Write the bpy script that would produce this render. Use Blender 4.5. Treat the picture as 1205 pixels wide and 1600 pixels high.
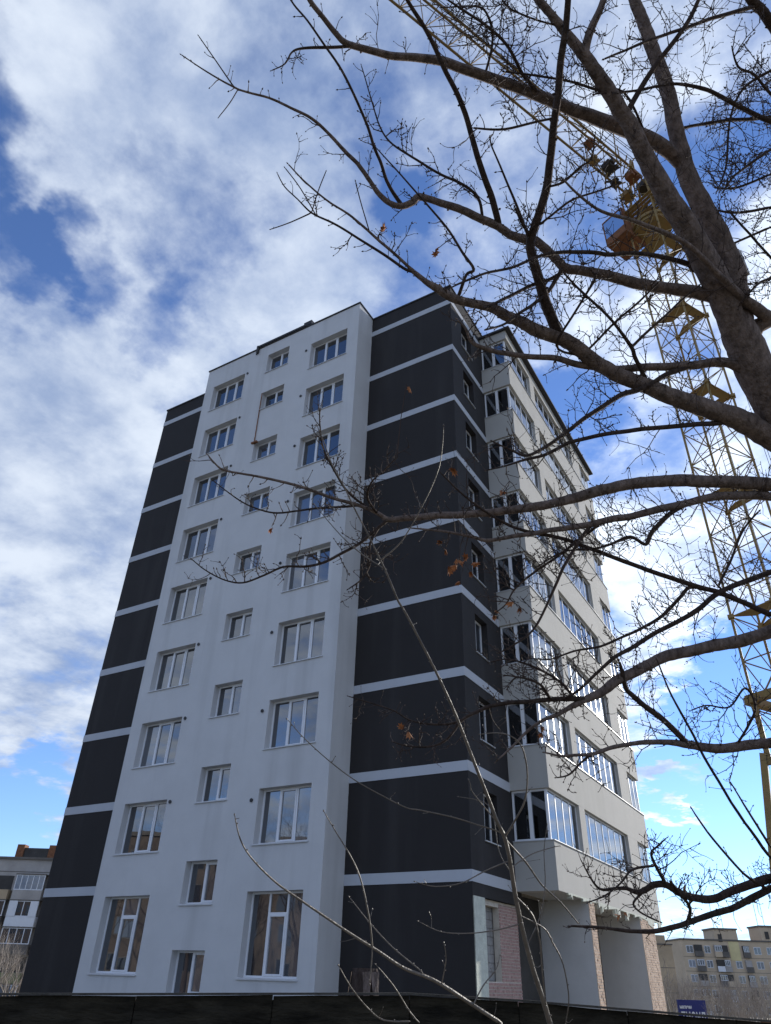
import bpy, math, random
from mathutils import Vector, Matrix, noise as mnoise
R = math.radians
for o in list(bpy.data.objects): bpy.data.objects.remove(o)
sc = bpy.context.scene
COL = sc.collection

# ------------------------------------------------------------------ camera
F, PITCH, ROLL, YAW = 1112.755, 0.5818, 0.0303, 0.5483
CAM = Vector((8.6626, -19.0824, 1.65))
_fw = Vector((-math.sin(YAW)*math.cos(PITCH), math.cos(YAW)*math.cos(PITCH), math.sin(PITCH)))
_rt = Vector((math.cos(YAW), math.sin(YAW), 0)); _up = _rt.cross(_fw)
RT = _rt*math.cos(ROLL) + _up*math.sin(ROLL); UP = _up*math.cos(ROLL) - _rt*math.sin(ROLL); FW = _fw
def ray(u, v): return RT*((u-602.5)/F) - UP*((v-800)/F) + FW
def at(u, v, d): return CAM + ray(u, v)*d
def on_plane(u, v, ax, val):
    D = ray(u, v); return CAM + D*((val-CAM[ax])/D[ax])
cd = bpy.data.cameras.new('camera'); cam = bpy.data.objects.new('camera', cd); COL.objects.link(cam)
cd.sensor_fit = 'VERTICAL'; cd.sensor_height = 24; cd.sensor_width = 24; cd.lens = 24*F/1600
cd.clip_start = .1; cd.clip_end = 6000
cam.matrix_world = Matrix(((RT.x, UP.x, -FW.x, CAM.x), (RT.y, UP.y, -FW.y, CAM.y), (RT.z, UP.z, -FW.z, CAM.z), (0, 0, 0, 1)))
sc.camera = cam
sc.render.resolution_x = 771; sc.render.resolution_y = 1024

# ------------------------------------------------------------------ sky
SUN_EL, SUN_AZ = R(17.1), R(12.8)             # azimuth from +Y towards +X
SUN = Vector((math.sin(SUN_AZ)*math.cos(SUN_EL), math.cos(SUN_AZ)*math.cos(SUN_EL), math.sin(SUN_EL)))
world = bpy.data.worlds.new('World'); sc.world = world; world.use_nodes = True
def build_world():
    nt = world.node_tree; N = nt.nodes; L = nt.links; N.clear()
    def node(t, **k):
        n = N.new(t)
        for a, b in k.items(): setattr(n, a, b)
        return n
    def setin(s, x):
        if isinstance(x, bpy.types.NodeSocket): L.new(x, s)
        elif x is not None: s.default_value = x
    def math_(op, a, b=None, c=None, clamp=False):
        n = node('ShaderNodeMath', operation=op, use_clamp=clamp)
        setin(n.inputs[0], a); setin(n.inputs[1], b); setin(n.inputs[2], c)
        return n.outputs[0]
    def vmath(op, a, b=None):
        n = node('ShaderNodeVectorMath', operation=op); setin(n.inputs[0], a); setin(n.inputs[1], b)
        return n.outputs['Value'] if op == 'DOT_PRODUCT' else n.outputs[0]
    def maprange(x, a, b, c=0., d=1., smooth=True):
        n = node('ShaderNodeMapRange'); n.interpolation_type = 'SMOOTHSTEP' if smooth else 'LINEAR'
        for i, q in enumerate((x, a, b, c, d)): setin(n.inputs[i], q)
        return n.outputs[0]
    def mix(f, a, b):
        n = node('ShaderNodeMix', data_type='RGBA'); setin(n.inputs[0], f); setin(n.inputs[6], a); setin(n.inputs[7], b)
        return n.outputs[2]
    tc = node('ShaderNodeTexCoord')
    d = vmath('NORMALIZE', tc.outputs['Generated'])
    sky = node('ShaderNodeTexSky', sky_type='NISHITA', sun_disc=False)
    sky.sun_elevation = SUN_EL; sky.sun_rotation = SUN_AZ; sky.air_density = .9; sky.dust_density = 0.; sky.ozone_density = 2.6
    sep = node('ShaderNodeSeparateXYZ'); L.new(d, sep.inputs[0])
    zz = math_('ADD', math_('MAXIMUM', sep.outputs[2], 0.), .16)
    com = node('ShaderNodeCombineXYZ')
    L.new(math_('DIVIDE', sep.outputs[0], zz), com.inputs[0]); L.new(math_('DIVIDE', sep.outputs[1], zz), com.inputs[1])
    def noise(scale, detail, rough, off, dist=0.):
        m = node('ShaderNodeMapping'); L.new(com.outputs[0], m.inputs[0]); m.inputs[1].default_value = off
        n = node('ShaderNodeTexNoise'); L.new(m.outputs[0], n.inputs['Vector'])
        n.inputs['Scale'].default_value = scale; n.inputs['Detail'].default_value = detail
        n.inputs['Roughness'].default_value = rough; n.inputs['Distortion'].default_value = dist
        return n.outputs['Fac']
    n1 = noise(1.5, 11, .56, (3.1, 1.7, 0), .15)
    n2 = noise(5.5, 8, .6, (7.3, 2.2, 0), .1)
    n3 = noise(2.3, 9, .58, (11.7, 5.1, 0), .2)
    n4 = noise(14, 6, .6, (2.3, 9.2, 0), .2)
    cov = math_('ADD', math_('ADD', math_('MULTIPLY', n1, .55), math_('MULTIPLY', n2, .32)), math_('MULTIPLY', n4, .13))
    # openings and banks of the cloud field, by direction
    wn = node('ShaderNodeTexNoise'); L.new(com.outputs[0], wn.inputs['Vector']); wn.inputs['Scale'].default_value = 3.2; wn.inputs['Detail'].default_value = 6; wn.inputs['Roughness'].default_value = .6
    wv = vmath('SUBTRACT', wn.outputs['Color'], (.5, .5, .5)); ws = node('ShaderNodeVectorMath', operation='SCALE'); L.new(wv, ws.inputs[0]); ws.inputs['Scale'].default_value = .30
    d2 = vmath('NORMALIZE', vmath('ADD', d, ws.outputs[0]))
    for (u, v, half, amp, mirror) in [q+(False,) for q in SKY_SPOTS]+SKY_MIRROR:
        g = ray(u, v).normalized()
        if mirror: g.y = -g.y        # sky seen only mirrored in the front windows
        dt = vmath('DOT_PRODUCT', d2, tuple(g))
        cov = math_('ADD', cov, maprange(dt, math.cos(R(half)), 1., 0., amp))
    dens = maprange(cov, .37, .59)
    # the sun's forward scatter brightens the cloud and the air round it
    ds = math_('MAXIMUM', vmath('DOT_PRODUCT', d, tuple(SUN)), 0.)
    glow = math_('POWER', ds, 5.)
    shade = maprange(math_('ADD', math_('MULTIPLY', n3, .55), math_('MULTIPLY', n2, .45)), .36, .62)
    ccol = mix(shade, (1.35, 1.8, 2.8, 1), (3.35, 3.72, 4.3, 1))
    gl = math_('ADD', math_('MULTIPLY', glow, .8), 1.)
    sc1 = node('ShaderNodeVectorMath', operation='SCALE'); L.new(ccol, sc1.inputs[0]); L.new(gl, sc1.inputs['Scale'])
    sc2 = node('ShaderNodeVectorMath', operation='SCALE'); L.new(vmath('MULTIPLY', sky.outputs[0], (.90, 1.0, 1.3)), sc2.inputs[0]); sc2.inputs['Scale'].default_value = SKY_GAIN
    col = mix(dens, sc2.outputs[0], sc1.outputs[0])
    bg = node('ShaderNodeBackground'); L.new(col, bg.inputs[0]); bg.inputs[1].default_value = .1
    out = node('ShaderNodeOutputWorld'); L.new(bg.outputs[0], out.inputs[0])
SKY_GAIN = .78
SKY_MIRROR = [(440, 590, 22, -.22, True), (300, 900, 14, .12, True)]
SKY_SPOTS = [(-25, 120, 4, -.14), (-45, 250, 4, -.14), (10, 385, 3.5, -.13), (110, 400, 4, -.14), (290, 330, 7, -.12), (240, 480, 4, -.1), (600, 310, 4, -.16), (560, 150, 5, -.08),
             (1120, 270, 6, -.16), (900, 640, 5, -.14), (1130, 1260, 10, -.3), (1160, 1100, 7, -.22), (20, 1300, 6, -.22), (-60, 1250, 8, -.1), (940, 360, 5, -.1), (1060, 560, 4, -.1),
             (250, 130, 14, .12), (60, 850, 16, .15), (480, 460, 8, .10), (1050, 900, 8, .16), (1010, 1215, 3.2, .34), (1080, 1225, 2.6, .3), (100, 700, 10, .1), (1120, 1445, 4, .10), (40, 1200, 4, .12)]
build_world()
sd = bpy.data.lights.new('sun', 'SUN'); sd.energy = 2.2; sd.angle = R(.53); sd.color = (1, .95, .86)
so = bpy.data.objects.new('sun', sd); COL.objects.link(so)
so.rotation_euler = SUN.to_track_quat('Z', 'Y').to_euler(); so.location = (30, 60, 60)
sc.view_settings.view_transform = 'Standard'; sc.view_settings.look = 'None'
sc.view_settings.exposure = 1.2; sc.view_settings.gamma = 1
sc.render.engine = 'CYCLES'
sc.cycles.transparent_max_bounces = 12; sc.cycles.max_bounces = 6; sc.cycles.diffuse_bounces = 3; sc.cycles.glossy_bounces = 3

# ------------------------------------------------------------------ materials
MATS = {}
def mat(name, col, rough=.8, var=.12, scale=3., bump=0., bscale=40., col2=None, stain=None, metallic=0., stretch=(1, 1, 1), spec=.4, coords='Object'):
    m = bpy.data.materials.new(name); m.use_nodes = True; nt = m.node_tree; N = nt.nodes; L = nt.links
    b = N['Principled BSDF']; b.inputs['Roughness'].default_value = rough; b.inputs['Metallic'].default_value = metallic
    b.inputs['Specular IOR Level'].default_value = spec
    geo = N.new('ShaderNodeNewGeometry'); mp = N.new('ShaderNodeMapping'); mp.inputs[3].default_value = stretch
    if coords == 'Object':
        tcn = N.new('ShaderNodeTexCoord'); L.new(tcn.outputs['Object'], mp.inputs[0])
    else: L.new(geo.outputs['Position'], mp.inputs[0])
    n = N.new('ShaderNodeTexNoise'); n.inputs['Scale'].default_value = scale; n.inputs['Detail'].default_value = 8; n.inputs['Roughness'].default_value = .65
    L.new(mp.outputs[0], n.inputs['Vector'])
    r = N.new('ShaderNodeValToRGB'); L.new(n.outputs['Fac'], r.inputs[0])
    c2 = col2 or tuple(c*(1+var) for c in col); c1 = tuple(c*(1-var) for c in col)
    r.color_ramp.elements[0].position = .3; r.color_ramp.elements[1].position = .7
    r.color_ramp.elements[0].color = (*c1, 1); r.color_ramp.elements[1].color = (*c2, 1)
    last = r.outputs[0]
    if stain:
        sm = N.new('ShaderNodeMapping'); sm.inputs[3].default_value = (stain[1], stain[1], stain[2]); L.new(geo.outputs['Position'], sm.inputs[0])
        s = N.new('ShaderNodeTexNoise'); s.inputs['Scale'].default_value = 1; s.inputs['Detail'].default_value = 6; L.new(sm.outputs[0], s.inputs['Vector'])
        q = N.new('ShaderNodeMapRange'); q.inputs[1].default_value = .52; q.inputs[2].default_value = .78; q.inputs[4].default_value = stain[3]; L.new(s.outputs['Fac'], q.inputs[0])
        mx = N.new('ShaderNodeMix'); mx.data_type = 'RGBA'; L.new(q.outputs[0], mx.inputs[0]); L.new(last, mx.inputs[6]); mx.inputs[7].default_value = (*stain[0], 1)
        last = mx.outputs[2]
    L.new(last, b.inputs['Base Color'])
    if bump:
        bn = N.new('ShaderNodeTexNoise'); bn.inputs['Scale'].default_value = bscale; bn.inputs['Detail'].default_value = 5; L.new(mp.outputs[0], bn.inputs['Vector'])
        bp = N.new('ShaderNodeBump'); bp.inputs['Strength'].default_value = bump; bp.inputs['Distance'].default_value = .02
        L.new(bn.outputs['Fac'], bp.inputs['Height']); L.new(bp.outputs[0], b.inputs['Normal'])
    MATS[name] = m; return m
mat('white_render', (.585, .585, .592), .9, .05, .8, .25, 60, stain=((.40, .40, .40), 1.6, .10, .55), coords='World')
mat('dark_render', (.0245, .0215, .0215), .85, .12, .5, .35, 60, stain=((.055, .05, .05), 1.1, .10, .55), coords='World')
mat('band_render', (.47, .49, .53), .9, .05, .8, .2, 60, coords='World')
mat('grey_render', (.45, .435, .405), .9, .04, .4, .3, 55, stain=((.34, .33, .30), 1.2, .12, .35), coords='World')
mat('raw_plaster', (.60, .585, .57), .9, .10, .7, .3, 30, stain=((.42, .41, .40), .8, .3, .4), coords='World')
mat('concrete', (.30, .29, .28), .9, .2, 1.2, .4, 20, coords='World')
mat('brick', (.50, .31, .21), .9, .25, 9, .4, 50, col2=(.68, .50, .37), coords='World')
mat('brick_pink', (.42, .27, .24), .9, .22, 8, .4, 50, coords='World')
mat('mortar', (.62, .56, .48), .95, .15, 6, .3, 60, coords='World')
mat('insulation', (.58, .60, .52), .95, .18, 4, .6, 25, coords='World')
mat('pvc', (.78, .79, .82), .35, .03, 2)
mat('sill_metal', (.55, .56, .58), .45, .08, 5, metallic=.1)
mat('flashing', (.035, .034, .036), .6, .2, 3)
mat('bark', (.115, .084, .070), .95, .45, 22, 1., 55, col2=(.24, .182, .156), stretch=(1, 1, .4), spec=.2, coords='World')
mat('bark_dark', (.042, .029, .024), .95, .40, 26, .8, 60, col2=(.085, .060, .050), stretch=(1, 1, .4), spec=.2, coords='World')
mat('twig_bark', (.060, .041, .034), .85, .3, 14, .3, 60, spec=.3, coords='World')
mat('sapling_bark', (.135, .108, .085), .55, .35, 20, .3, 50, spec=.5, coords='World')
mat('dry_leaf', (.33, .13, .05), .8, .5, 20, .3, 50, spec=.3)
mat('crane_paint', (.27, .185, .07), .65, .2, 2.5, .2, 30, stain=((.22, .09, .03), 2.5, 2.5, .75), coords='World')
mat('crane_rust', (.20, .085, .04), .85, .35, 4, .3, 30, coords='World')
mat('crane_dark', (.04, .035, .03), .7, .3, 4)
mat('cable', (.06, .055, .05), .5, .2, 5, metallic=.4)
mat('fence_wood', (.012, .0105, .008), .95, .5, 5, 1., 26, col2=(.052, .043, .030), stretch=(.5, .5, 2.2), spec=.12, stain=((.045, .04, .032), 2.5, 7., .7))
mat('fence_lit_edge', (.07, .062, .052), .95, .4, 6, .8, 30)  # paler weathered wood, lightened for the sunlit top edge of the fence
mat('ground_mat', (.19, .165, .115), .95, .35, .6, .4, 8, coords='World')
mat('panel_grey', (.40, .37, .345), .9, .18, .5, .2, 10, coords='World')
mat('panel_ochre', (.54, .425, .30), .9, .15, .25, .2, 10, coords='World')
mat('panel_yellow', (.66, .56, .30), .9, .15, .3, .2, 10, coords='World')
mat('panel_tan', (.46, .35, .23), .9, .2, .3, .2, 10, stain=((.12, .10, .07), .25, .25, .8), coords='World')
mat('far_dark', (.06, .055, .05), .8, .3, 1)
mat('far_white', (.72, .73, .76), .7, .06, 1)
mat('far_green', (.20, .22, .10), .8, .2, 1)
mat('far_joint', (.14, .125, .11), .9, .2, 1)
mat('shrub_bark', (.33, .28, .235), .9, .3, 1.5, coords='World')
mat('sign_blue', (.025, .03, .17), .5, .12, 2)
mat('sign_white', (.8, .8, .82), .5, .04, 2)
mat('yard_brick', (.13, .10, .08), .9, .3, .6, coords='World')
mat('beige_wall', (.30, .26, .21), .9, .12, 1, coords='World')
def glass(name, base, ior, transp=0., wav=.012):
    m = bpy.data.materials.new(name); m.use_nodes = True; nt = m.node_tree; N = nt.nodes; L = nt.links; N.clear()
    fr = N.new('ShaderNodeFresnel'); fr.inputs[0].default_value = ior
    gl = N.new('ShaderNodeBsdfGlossy'); gl.inputs['Roughness'].default_value = .012; gl.inputs['Color'].default_value = (.93, .96, 1, 1)
    if transp:
        df = N.new('ShaderNodeBsdfTransparent'); df.inputs[0].default_value = (*[transp*c for c in (.92, .97, .95)], 1)
    else:
        df = N.new('ShaderNodeBsdfDiffuse'); oi = N.new('ShaderNodeObjectInfo'); cr = N.new('ShaderNodeValToRGB'); L.new(oi.outputs['Random'], cr.inputs[0]); L.new(cr.outputs[0], df.inputs[0])  # opaque base paints the dark rooms behind the glass, varied per pane
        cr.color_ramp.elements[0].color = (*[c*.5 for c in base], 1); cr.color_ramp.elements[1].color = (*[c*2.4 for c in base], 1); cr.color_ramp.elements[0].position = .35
    g = N.new('ShaderNodeNewGeometry'); n = N.new('ShaderNodeTexNoise'); n.inputs['Scale'].default_value = 1.1; n.inputs['Detail'].default_value = 1; L.new(g.outputs['Position'], n.inputs['Vector'])
    bp = N.new('ShaderNodeBump'); bp.inputs['Strength'].default_value = .5; bp.inputs['Distance'].default_value = wav; L.new(n.outputs['Fac'], bp.inputs['Height'])
    L.new(bp.outputs[0], gl.inputs['Normal'])
    mx = N.new('ShaderNodeMixShader'); L.new(fr.outputs[0], mx.inputs[0]); L.new(df.outputs[0], mx.inputs[1]); L.new(gl.outputs[0], mx.inputs[2])
    out = N.new('ShaderNodeOutputMaterial'); L.new(mx.outputs[0], out.inputs[0]); MATS[name] = m
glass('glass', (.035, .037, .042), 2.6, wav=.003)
glass('glass_clear', (0, 0, 0), 2.9, .65, .003)
glass('far_glass', (.05, .06, .08), 1.9)

# ------------------------------------------------------------------ helpers
class MB:
    def __init__(s): s.v = []; s.f = []
    def add(s, vs, fs):
        b = len(s.v); s.v += [tuple(q) for q in vs]; s.f += [tuple(b+i for i in f) for f in fs]; return s
    def box(s, x0, x1, y0, y1, z0, z1):
        return s.add([(x0, y0, z0), (x1, y0, z0), (x1, y1, z0), (x0, y1, z0), (x0, y0, z1), (x1, y0, z1), (x1, y1, z1), (x0, y1, z1)],
                     [(0, 3, 2, 1), (4, 5, 6, 7), (0, 1, 5, 4), (1, 2, 6, 5), (2, 3, 7, 6), (3, 0, 4, 7)])
    def prism(s, pts, z0, z1):
        n = len(pts)
        return s.add([(x, y, z0) for x, y in pts]+[(x, y, z1) for x, y in pts],
                     [tuple(range(n-1, -1, -1)), tuple(range(n, 2*n))]+[(i, (i+1) % n, n+(i+1) % n, n+i) for i in range(n)])
    def bar(s, a, b, r, sides=4, r2=None):
        return s.tube([a, b], [r, r if r2 is None else r2], sides)
    def tube(s, pts, rad, sides=6, cap=True, rough=0., rng=None):
        pts = [Vector(q) for q in pts]; n = len(pts)
        if n < 2: return s
        t = (pts[1]-pts[0]).normalized(); ref = Vector((0, 0, 1)) if abs(t.z) < .9 else Vector((1, 0, 0))
        nx = t.cross(ref).normalized(); base = len(s.v)
        for i, q in enumerate(pts):
            t = (pts[min(i+1, n-1)]-pts[max(i-1, 0)])
            if t.length < 1e-9: t = Vector((0, 0, 1))
            t.normalize(); nx = (nx-t*nx.dot(t))
            if nx.length < 1e-6: nx = t.orthogonal()
            nx.normalize(); ny = t.cross(nx)
            for k in range(sides):
                a = 2*math.pi*k/sides+(math.pi/4 if sides == 4 else 0)
                rr = rad[i]*(1+(rough*(rng.random()-.5)*2 if rough else 0))
                s.v.append(tuple(q+nx*(rr*math.cos(a))+ny*(rr*math.sin(a))))
        for i in range(n-1):
            for k in range(sides):
                a = base+i*sides+k; b = base+i*sides+(k+1) % sides
                s.f.append((a, b, b+sides, a+sides))
        if cap:
            s.f.append(tuple(base+k for k in range(sides-1, -1, -1))); s.f.append(tuple(base+(n-1)*sides+k for k in range(sides)))
        return s
    def bud(s, p, t, ln, r):
        t = t.normalized(); a = t.orthogonal().normalized(); b = t.cross(a); m = p+t*ln*.4
        vs = [p]+[m+a*r, m+b*r, m-a*r, m-b*r]+[p+t*ln]
        return s.add(vs, [(0, 2, 1), (0, 3, 2), (0, 4, 3), (0, 1, 4), (5, 1, 2), (5, 2, 3), (5, 3, 4), (5, 4, 1)])
    def mesh(s, name, m, smooth=False):
        me = bpy.data.meshes.new(name); me.from_pydata(s.v, [], s.f)
        if m: me.materials.append(MATS[m])
        if smooth: me.polygons.foreach_set('use_smooth', [True]*len(me.polygons))
        me.update(); return me
    def build(s, name, m, parent=None, smooth=False, kind=None, label=None):
        return link(name, s.mesh(name, m, smooth), parent, kind, label)
def link(name, me, parent=None, kind=None, label=None):
    o = bpy.data.objects.new(name, me); COL.objects.link(o)
    if parent: o.parent = parent
    if kind: o['kind'] = kind
    if label: o['label'] = label
    return o
def thing(name, label, cat, loc=(0, 0, 0), rz=0, group=None):
    o = bpy.data.objects.new(name, None); COL.objects.link(o); o.location = loc; o.rotation_euler = (0, 0, rz)
    o.empty_display_size = .3; o['label'] = label; o['category'] = cat
    if group: o['group'] = group
    return o
def smooth_path(pts, sub):
    # Catmull-Rom through tuples of any length
    out = []; n = len(pts)
    for i in range(n-1):
        p0, p1, p2, p3 = pts[max(i-1, 0)], pts[i], pts[i+1], pts[min(i+2, n-1)]
        for k in range(sub):
            t = k/sub
            out.append(tuple(.5*((2*b)+(c-a)*t+(2*a-5*b+4*c-d)*t*t+(3*b-a-3*c+d)*t**3) for a, b, c, d in zip(p0, p1, p2, p3)))
    out.append(tuple(pts[-1])); return out

# ------------------------------------------------------------------ ground
g = MB(); n = 40
def gcoord(i): s = (i-n/2)/(n/2); return math.copysign(abs(s)**2.5, s)*2500
for i in range(n+1):
    for j in range(n+1):
        x, y = gcoord(i), gcoord(j); d = math.hypot(x-8, y+10)
        g.v.append((x, y, -.0 if d < 45 else -min((d-45)*.02, 3.0)+mnoise.noise((x*.01, y*.01, 0))*.4))
for i in range(n):
    for j in range(n): a = i*(n+1)+j; g.f.append((a, a+n+1, a+n+2, a+1))
g.build('ground', 'ground_mat', smooth=True, kind='structure')

# ------------------------------------------------------------------ the tower block
H = 2.8; ZB = 4.163; BH = .2835
W, A, B, D = 17.17, 4.0136, 13.1083, 1.1105
Y1, X2, Y3 = 3.0866, 1.2828, 15.74
ZTD, ZTW, RT_ = 27.40, 27.44, 26.85
def zb(k): return ZB+(k-1)*H
bld = thing('apartment_building', 'nine storey apartment block with white centre bay, black corners and glazed grey balconies', 'building', (-6, 8, 0))
BO = Vector((-6, 8, 0))
class WB(MB):
    """mesh given in world coordinates, stored relative to its parent"""
    def __init__(s, off=BO): MB.__init__(s); s.off = Vector(off)
    def mesh(s, name, m, smooth=False):
        s.v = [(x-s.off.x, y-s.off.y, z-s.off.z) for x, y, z in s.v]
        return MB.mesh(s, name, m, smooth)
def wall_plane(mb, O, U, N, u0, u1, v0, v1, holes, depth):
    O, U, N = Vector(O), Vector(U), Vector(N); Z = Vector((0, 0, 1))
    us = sorted({u0, u1}|{h[0] for h in holes}|{h[1] for h in holes}); vs = sorted({v0, v1}|{h[2] for h in holes}|{h[3] for h in holes})
    us = [u for u in us if u0 <= u <= u1]; vs = [v for v in vs if v0 <= v <= v1]
    P = lambda u, v, d=0.: O+U*u+Z*v-N*d
    for i in range(len(us)-1):
        for j in range(len(vs)-1):
            cu, cv = (us[i]+us[i+1])/2, (vs[j]+vs[j+1])/2
            if any(h[0] < cu < h[1] and h[2] < cv < h[3] for h in holes): continue
            mb.add([P(us[i], vs[j]), P(us[i+1], vs[j]), P(us[i+1], vs[j+1]), P(us[i], vs[j+1])], [(0, 1, 2, 3)])
    for a, b, c, e in holes:
        for q in (((a, c), (a, e)), ((a, e), (b, e)), ((b, e), (b, c)), ((b, c), (a, c))):
            (p0, q0), (p1, q1) = q
            mb.add([P(p0, q0), P(p1, q1), P(p1, q1, depth), P(p0, q0, depth)], [(0, 1, 2, 3)])
MESH = {}
def cached(key, fn):
    if key not in MESH: MESH[key] = fn()
    return MESH[key]
def window(parent, off, O, U, N, w, h, cols, recess, sash=(), transom=None, gmat='glass', sill=True, fw=.065, mw=.075, fd=.075):
    """frame object with its panes and sill as children; O lower left corner of the opening on the wall face"""
    U, N = Vector(U), Vector(N); IN = -N
    def frame():
        m = MB(); y0, y1 = recess, recess+fd
        m.box(0, w, y0, y1, 0, fw); m.box(0, w, y0, y1, h-fw, h); m.box(0, fw, y0, y1, fw, h-fw); m.box(w-fw, w, y0, y1, fw, h-fw)
        cw = (w-2*fw-(cols-1)*mw)/cols
        for i in range(1, cols):
            x = fw+i*cw+(i-1)*mw; m.box(x, x+mw, y0, y1, fw, h-fw)
        for i in sash:
            x = fw+i*(cw+mw); s = .045; top = (h-fw) if not transom else transom
            m.box(x, x+cw, y0-.018, y1-.02, fw, fw+s); m.box(x, x+cw, y0-.018, y1-.02, top-s, top)
            m.box(x, x+s, y0-.018, y1-.02, fw+s, top-s); m.box(x+cw-s, x+cw, y0-.018, y1-.02, fw+s, top-s)
            if transom: m.box(x, x+cw, y0+.002, y1-.002, transom, transom+mw)
        return m.mesh('window', 'pvc')
    key = (round(w, 3), round(h, 3), cols, recess, tuple(sash), transom, fw, mw, fd)
    o = link('window', cached(('f',)+key, frame), parent)
    o.matrix_local = Matrix(((U.x, IN.x, 0, O[0]-off[0]), (U.y, IN.y, 0, O[1]-off[1]), (U.z, IN.z, 1, O[2]-off[2]), (0, 0, 0, 1)))
    cw = (w-2*fw-(cols-1)*mw)/cols
    for i in range(cols):
        x = fw+i*(cw+mw)
        spans = [(fw, h-fw)] if not (transom and i in sash) else [(fw, transom), (transom+mw, h-fw)]
        for z0, z1 in spans:
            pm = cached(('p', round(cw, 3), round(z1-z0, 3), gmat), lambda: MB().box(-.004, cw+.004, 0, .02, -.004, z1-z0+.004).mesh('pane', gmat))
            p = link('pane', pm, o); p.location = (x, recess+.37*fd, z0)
            p.rotation_euler = (random.uniform(-.004, .004), 0, random.uniform(-.004, .004))
    if sill:
        s = link('sill', cached(('s', round(w, 3), recess), lambda: MB().add(
            [(-.04, -.045, -.022), (w+.04, -.045, -.022), (w+.04, recess+.01, .006), (-.04, recess+.01, .006), (-.04, -.045, -.05), (w+.04, -.045, -.05), (w+.04, recess+.01, -.03), (-.04, recess+.01, -.03)],
            [(0, 1, 2, 3), (0, 4, 5, 1), (7, 6, 5, 4), (1, 5, 6, 2), (0, 3, 7, 4)]).mesh('sill', 'sill_metal')), o)
    return o
random.seed(5)
# openings of the white bay (x, z on the plane y = -D)
LX, MX, RX = (-12.548, -10.536), (-9.20, -7.915), (-6.603, -4.608)
holes = []; wins = []
for k in range(1, 9):
    z0, z1 = zb(k)+.795, zb(k)+2.375
    for c in (LX, RX): holes.append((c[0], c[1], z0, z1)); wins.append((c, z0, z1, 3, (1,), None))
for c in (LX, RX): holes.append((c[0], c[1], 1.62, 3.70)); wins.append((c, 1.62, 3.70, 3, (1,), 1.5))
MZ = [(1.15, 2.24), (3.43, 4.60), (6.34, 7.44), (9.12, 10.27), (11.98, 13.03), (14.75, 15.72), (17.5, 18.53), (20.25, 21.3), (23.22, 24.25), (25.55, 26.71)]
for z0, z1 in MZ: holes.append((MX[0], MX[1], z0, z1)); wins.append((MX, z0, z1, 2, (1,), None))
mb = WB(); wall_plane(mb, (0, -D, 0), (1, 0, 0), (0, -1, 0), -B, -A, 0, ZTW, holes, .38)
mb.add([(-A, -D, 0), (-A, .3, 0), (-A, .3, ZTW), (-A, -D, ZTW)], [(0, 1, 2, 3)])
mb.add([(-B, .3, 0), (-B, -D, 0), (-B, -D, ZTW), (-B, .3, ZTW)], [(0, 1, 2, 3)])
mb.build('wall', 'white_render', bld, label='white rendered centre bay of the facade')
for c, z0, z1, cols, sash, tr in wins:
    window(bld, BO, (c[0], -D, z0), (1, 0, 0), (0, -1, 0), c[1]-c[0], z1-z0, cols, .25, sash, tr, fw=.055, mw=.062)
# dark-coloured fill in place of the unlit rooms behind the openings, roof over the bay
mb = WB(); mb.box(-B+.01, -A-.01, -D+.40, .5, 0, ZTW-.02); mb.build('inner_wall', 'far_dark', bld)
# dark corners
SW = (1.0, 2.0)
sholes = [(SW[0], SW[1], zb(k)+.86, zb(k)+2.2) for k in range(1, 9)]
mb = WB()
mb.add([(-W, 0, 0), (-B-.001, 0, 0), (-B-.001, 0, ZTD), (-W, 0, ZTD)], [(0, 1, 2, 3)])
mb.add([(-A+.001, 0, 0), (0, 0, 0), (0, 0, ZTD), (-A+.001, 0, ZTD)], [(0, 1, 2, 3)])
wall_plane(mb, (0, 0, 0), (0, 1, 0), (1, 0, 0), 0, Y1+.4, 3.56, ZTD, sholes, .35)
mb.add([(-W, 16, 0), (-W, 0, 0), (-W, 0, ZTD), (-W, 16, ZTD)], [(0, 1, 2, 3)])
mb.add([(0, 16, 0), (-W, 16, 0), (-W, 16, ZTD), (0, 16, ZTD)], [(0, 1, 2, 3)])
mb.build('wall', 'dark_render', bld, label='charcoal rendered corner wall')
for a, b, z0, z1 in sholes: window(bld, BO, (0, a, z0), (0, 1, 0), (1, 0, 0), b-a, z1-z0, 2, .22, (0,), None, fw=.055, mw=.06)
mb = WB(); mb.box(-W+.3, -.36, .36, 15.7, 0, ZTD-.1); mb.build('inner_wall', 'far_dark', bld)  # solid dark fill, added so no light leaks through the block
mb = WB(); mb.box(-W-.04, .04, -.04, 16.04, ZTD-.012, ZTD+.06); mb.build('roof', 'flashing', bld)
mb = WB(); mb.box(-B-.03, -A+.05, -D-.05, .2, ZTW-.01, ZTW+.05)
mb.box(-9.9, -6.95, -D-.09, -D+.3, ZTW+.052, ZTW+.17); mb.box(-9.95, -9.86, -D-.12, -D+.1, ZTW-.3, ZTW+.16)
mb.build('roof', 'flashing', bld, label='black metal roof edging')
mb = WB(); mb.box(-7.2, -6.75, -D+.0, -D+.35, ZTW+.18, ZTW+.42); mb.build('roof_vent', 'flashing', bld)
# bands: front left, front right wrapping the corner
for k in range(1, 10):
    z1 = zb(k); z0 = z1-BH
    WB().box(-W-.012, -B-.002, -.014, .2, z0, z1).build('band', 'band_render', bld)
    WB().prism([(-A+.002, .2), (-A+.002, -.014), (.014, -.014), (.014, Y1-.002), (-.05, Y1-.002), (-.05, .2)], z0, z1).build('band', 'band_render', bld)
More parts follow.
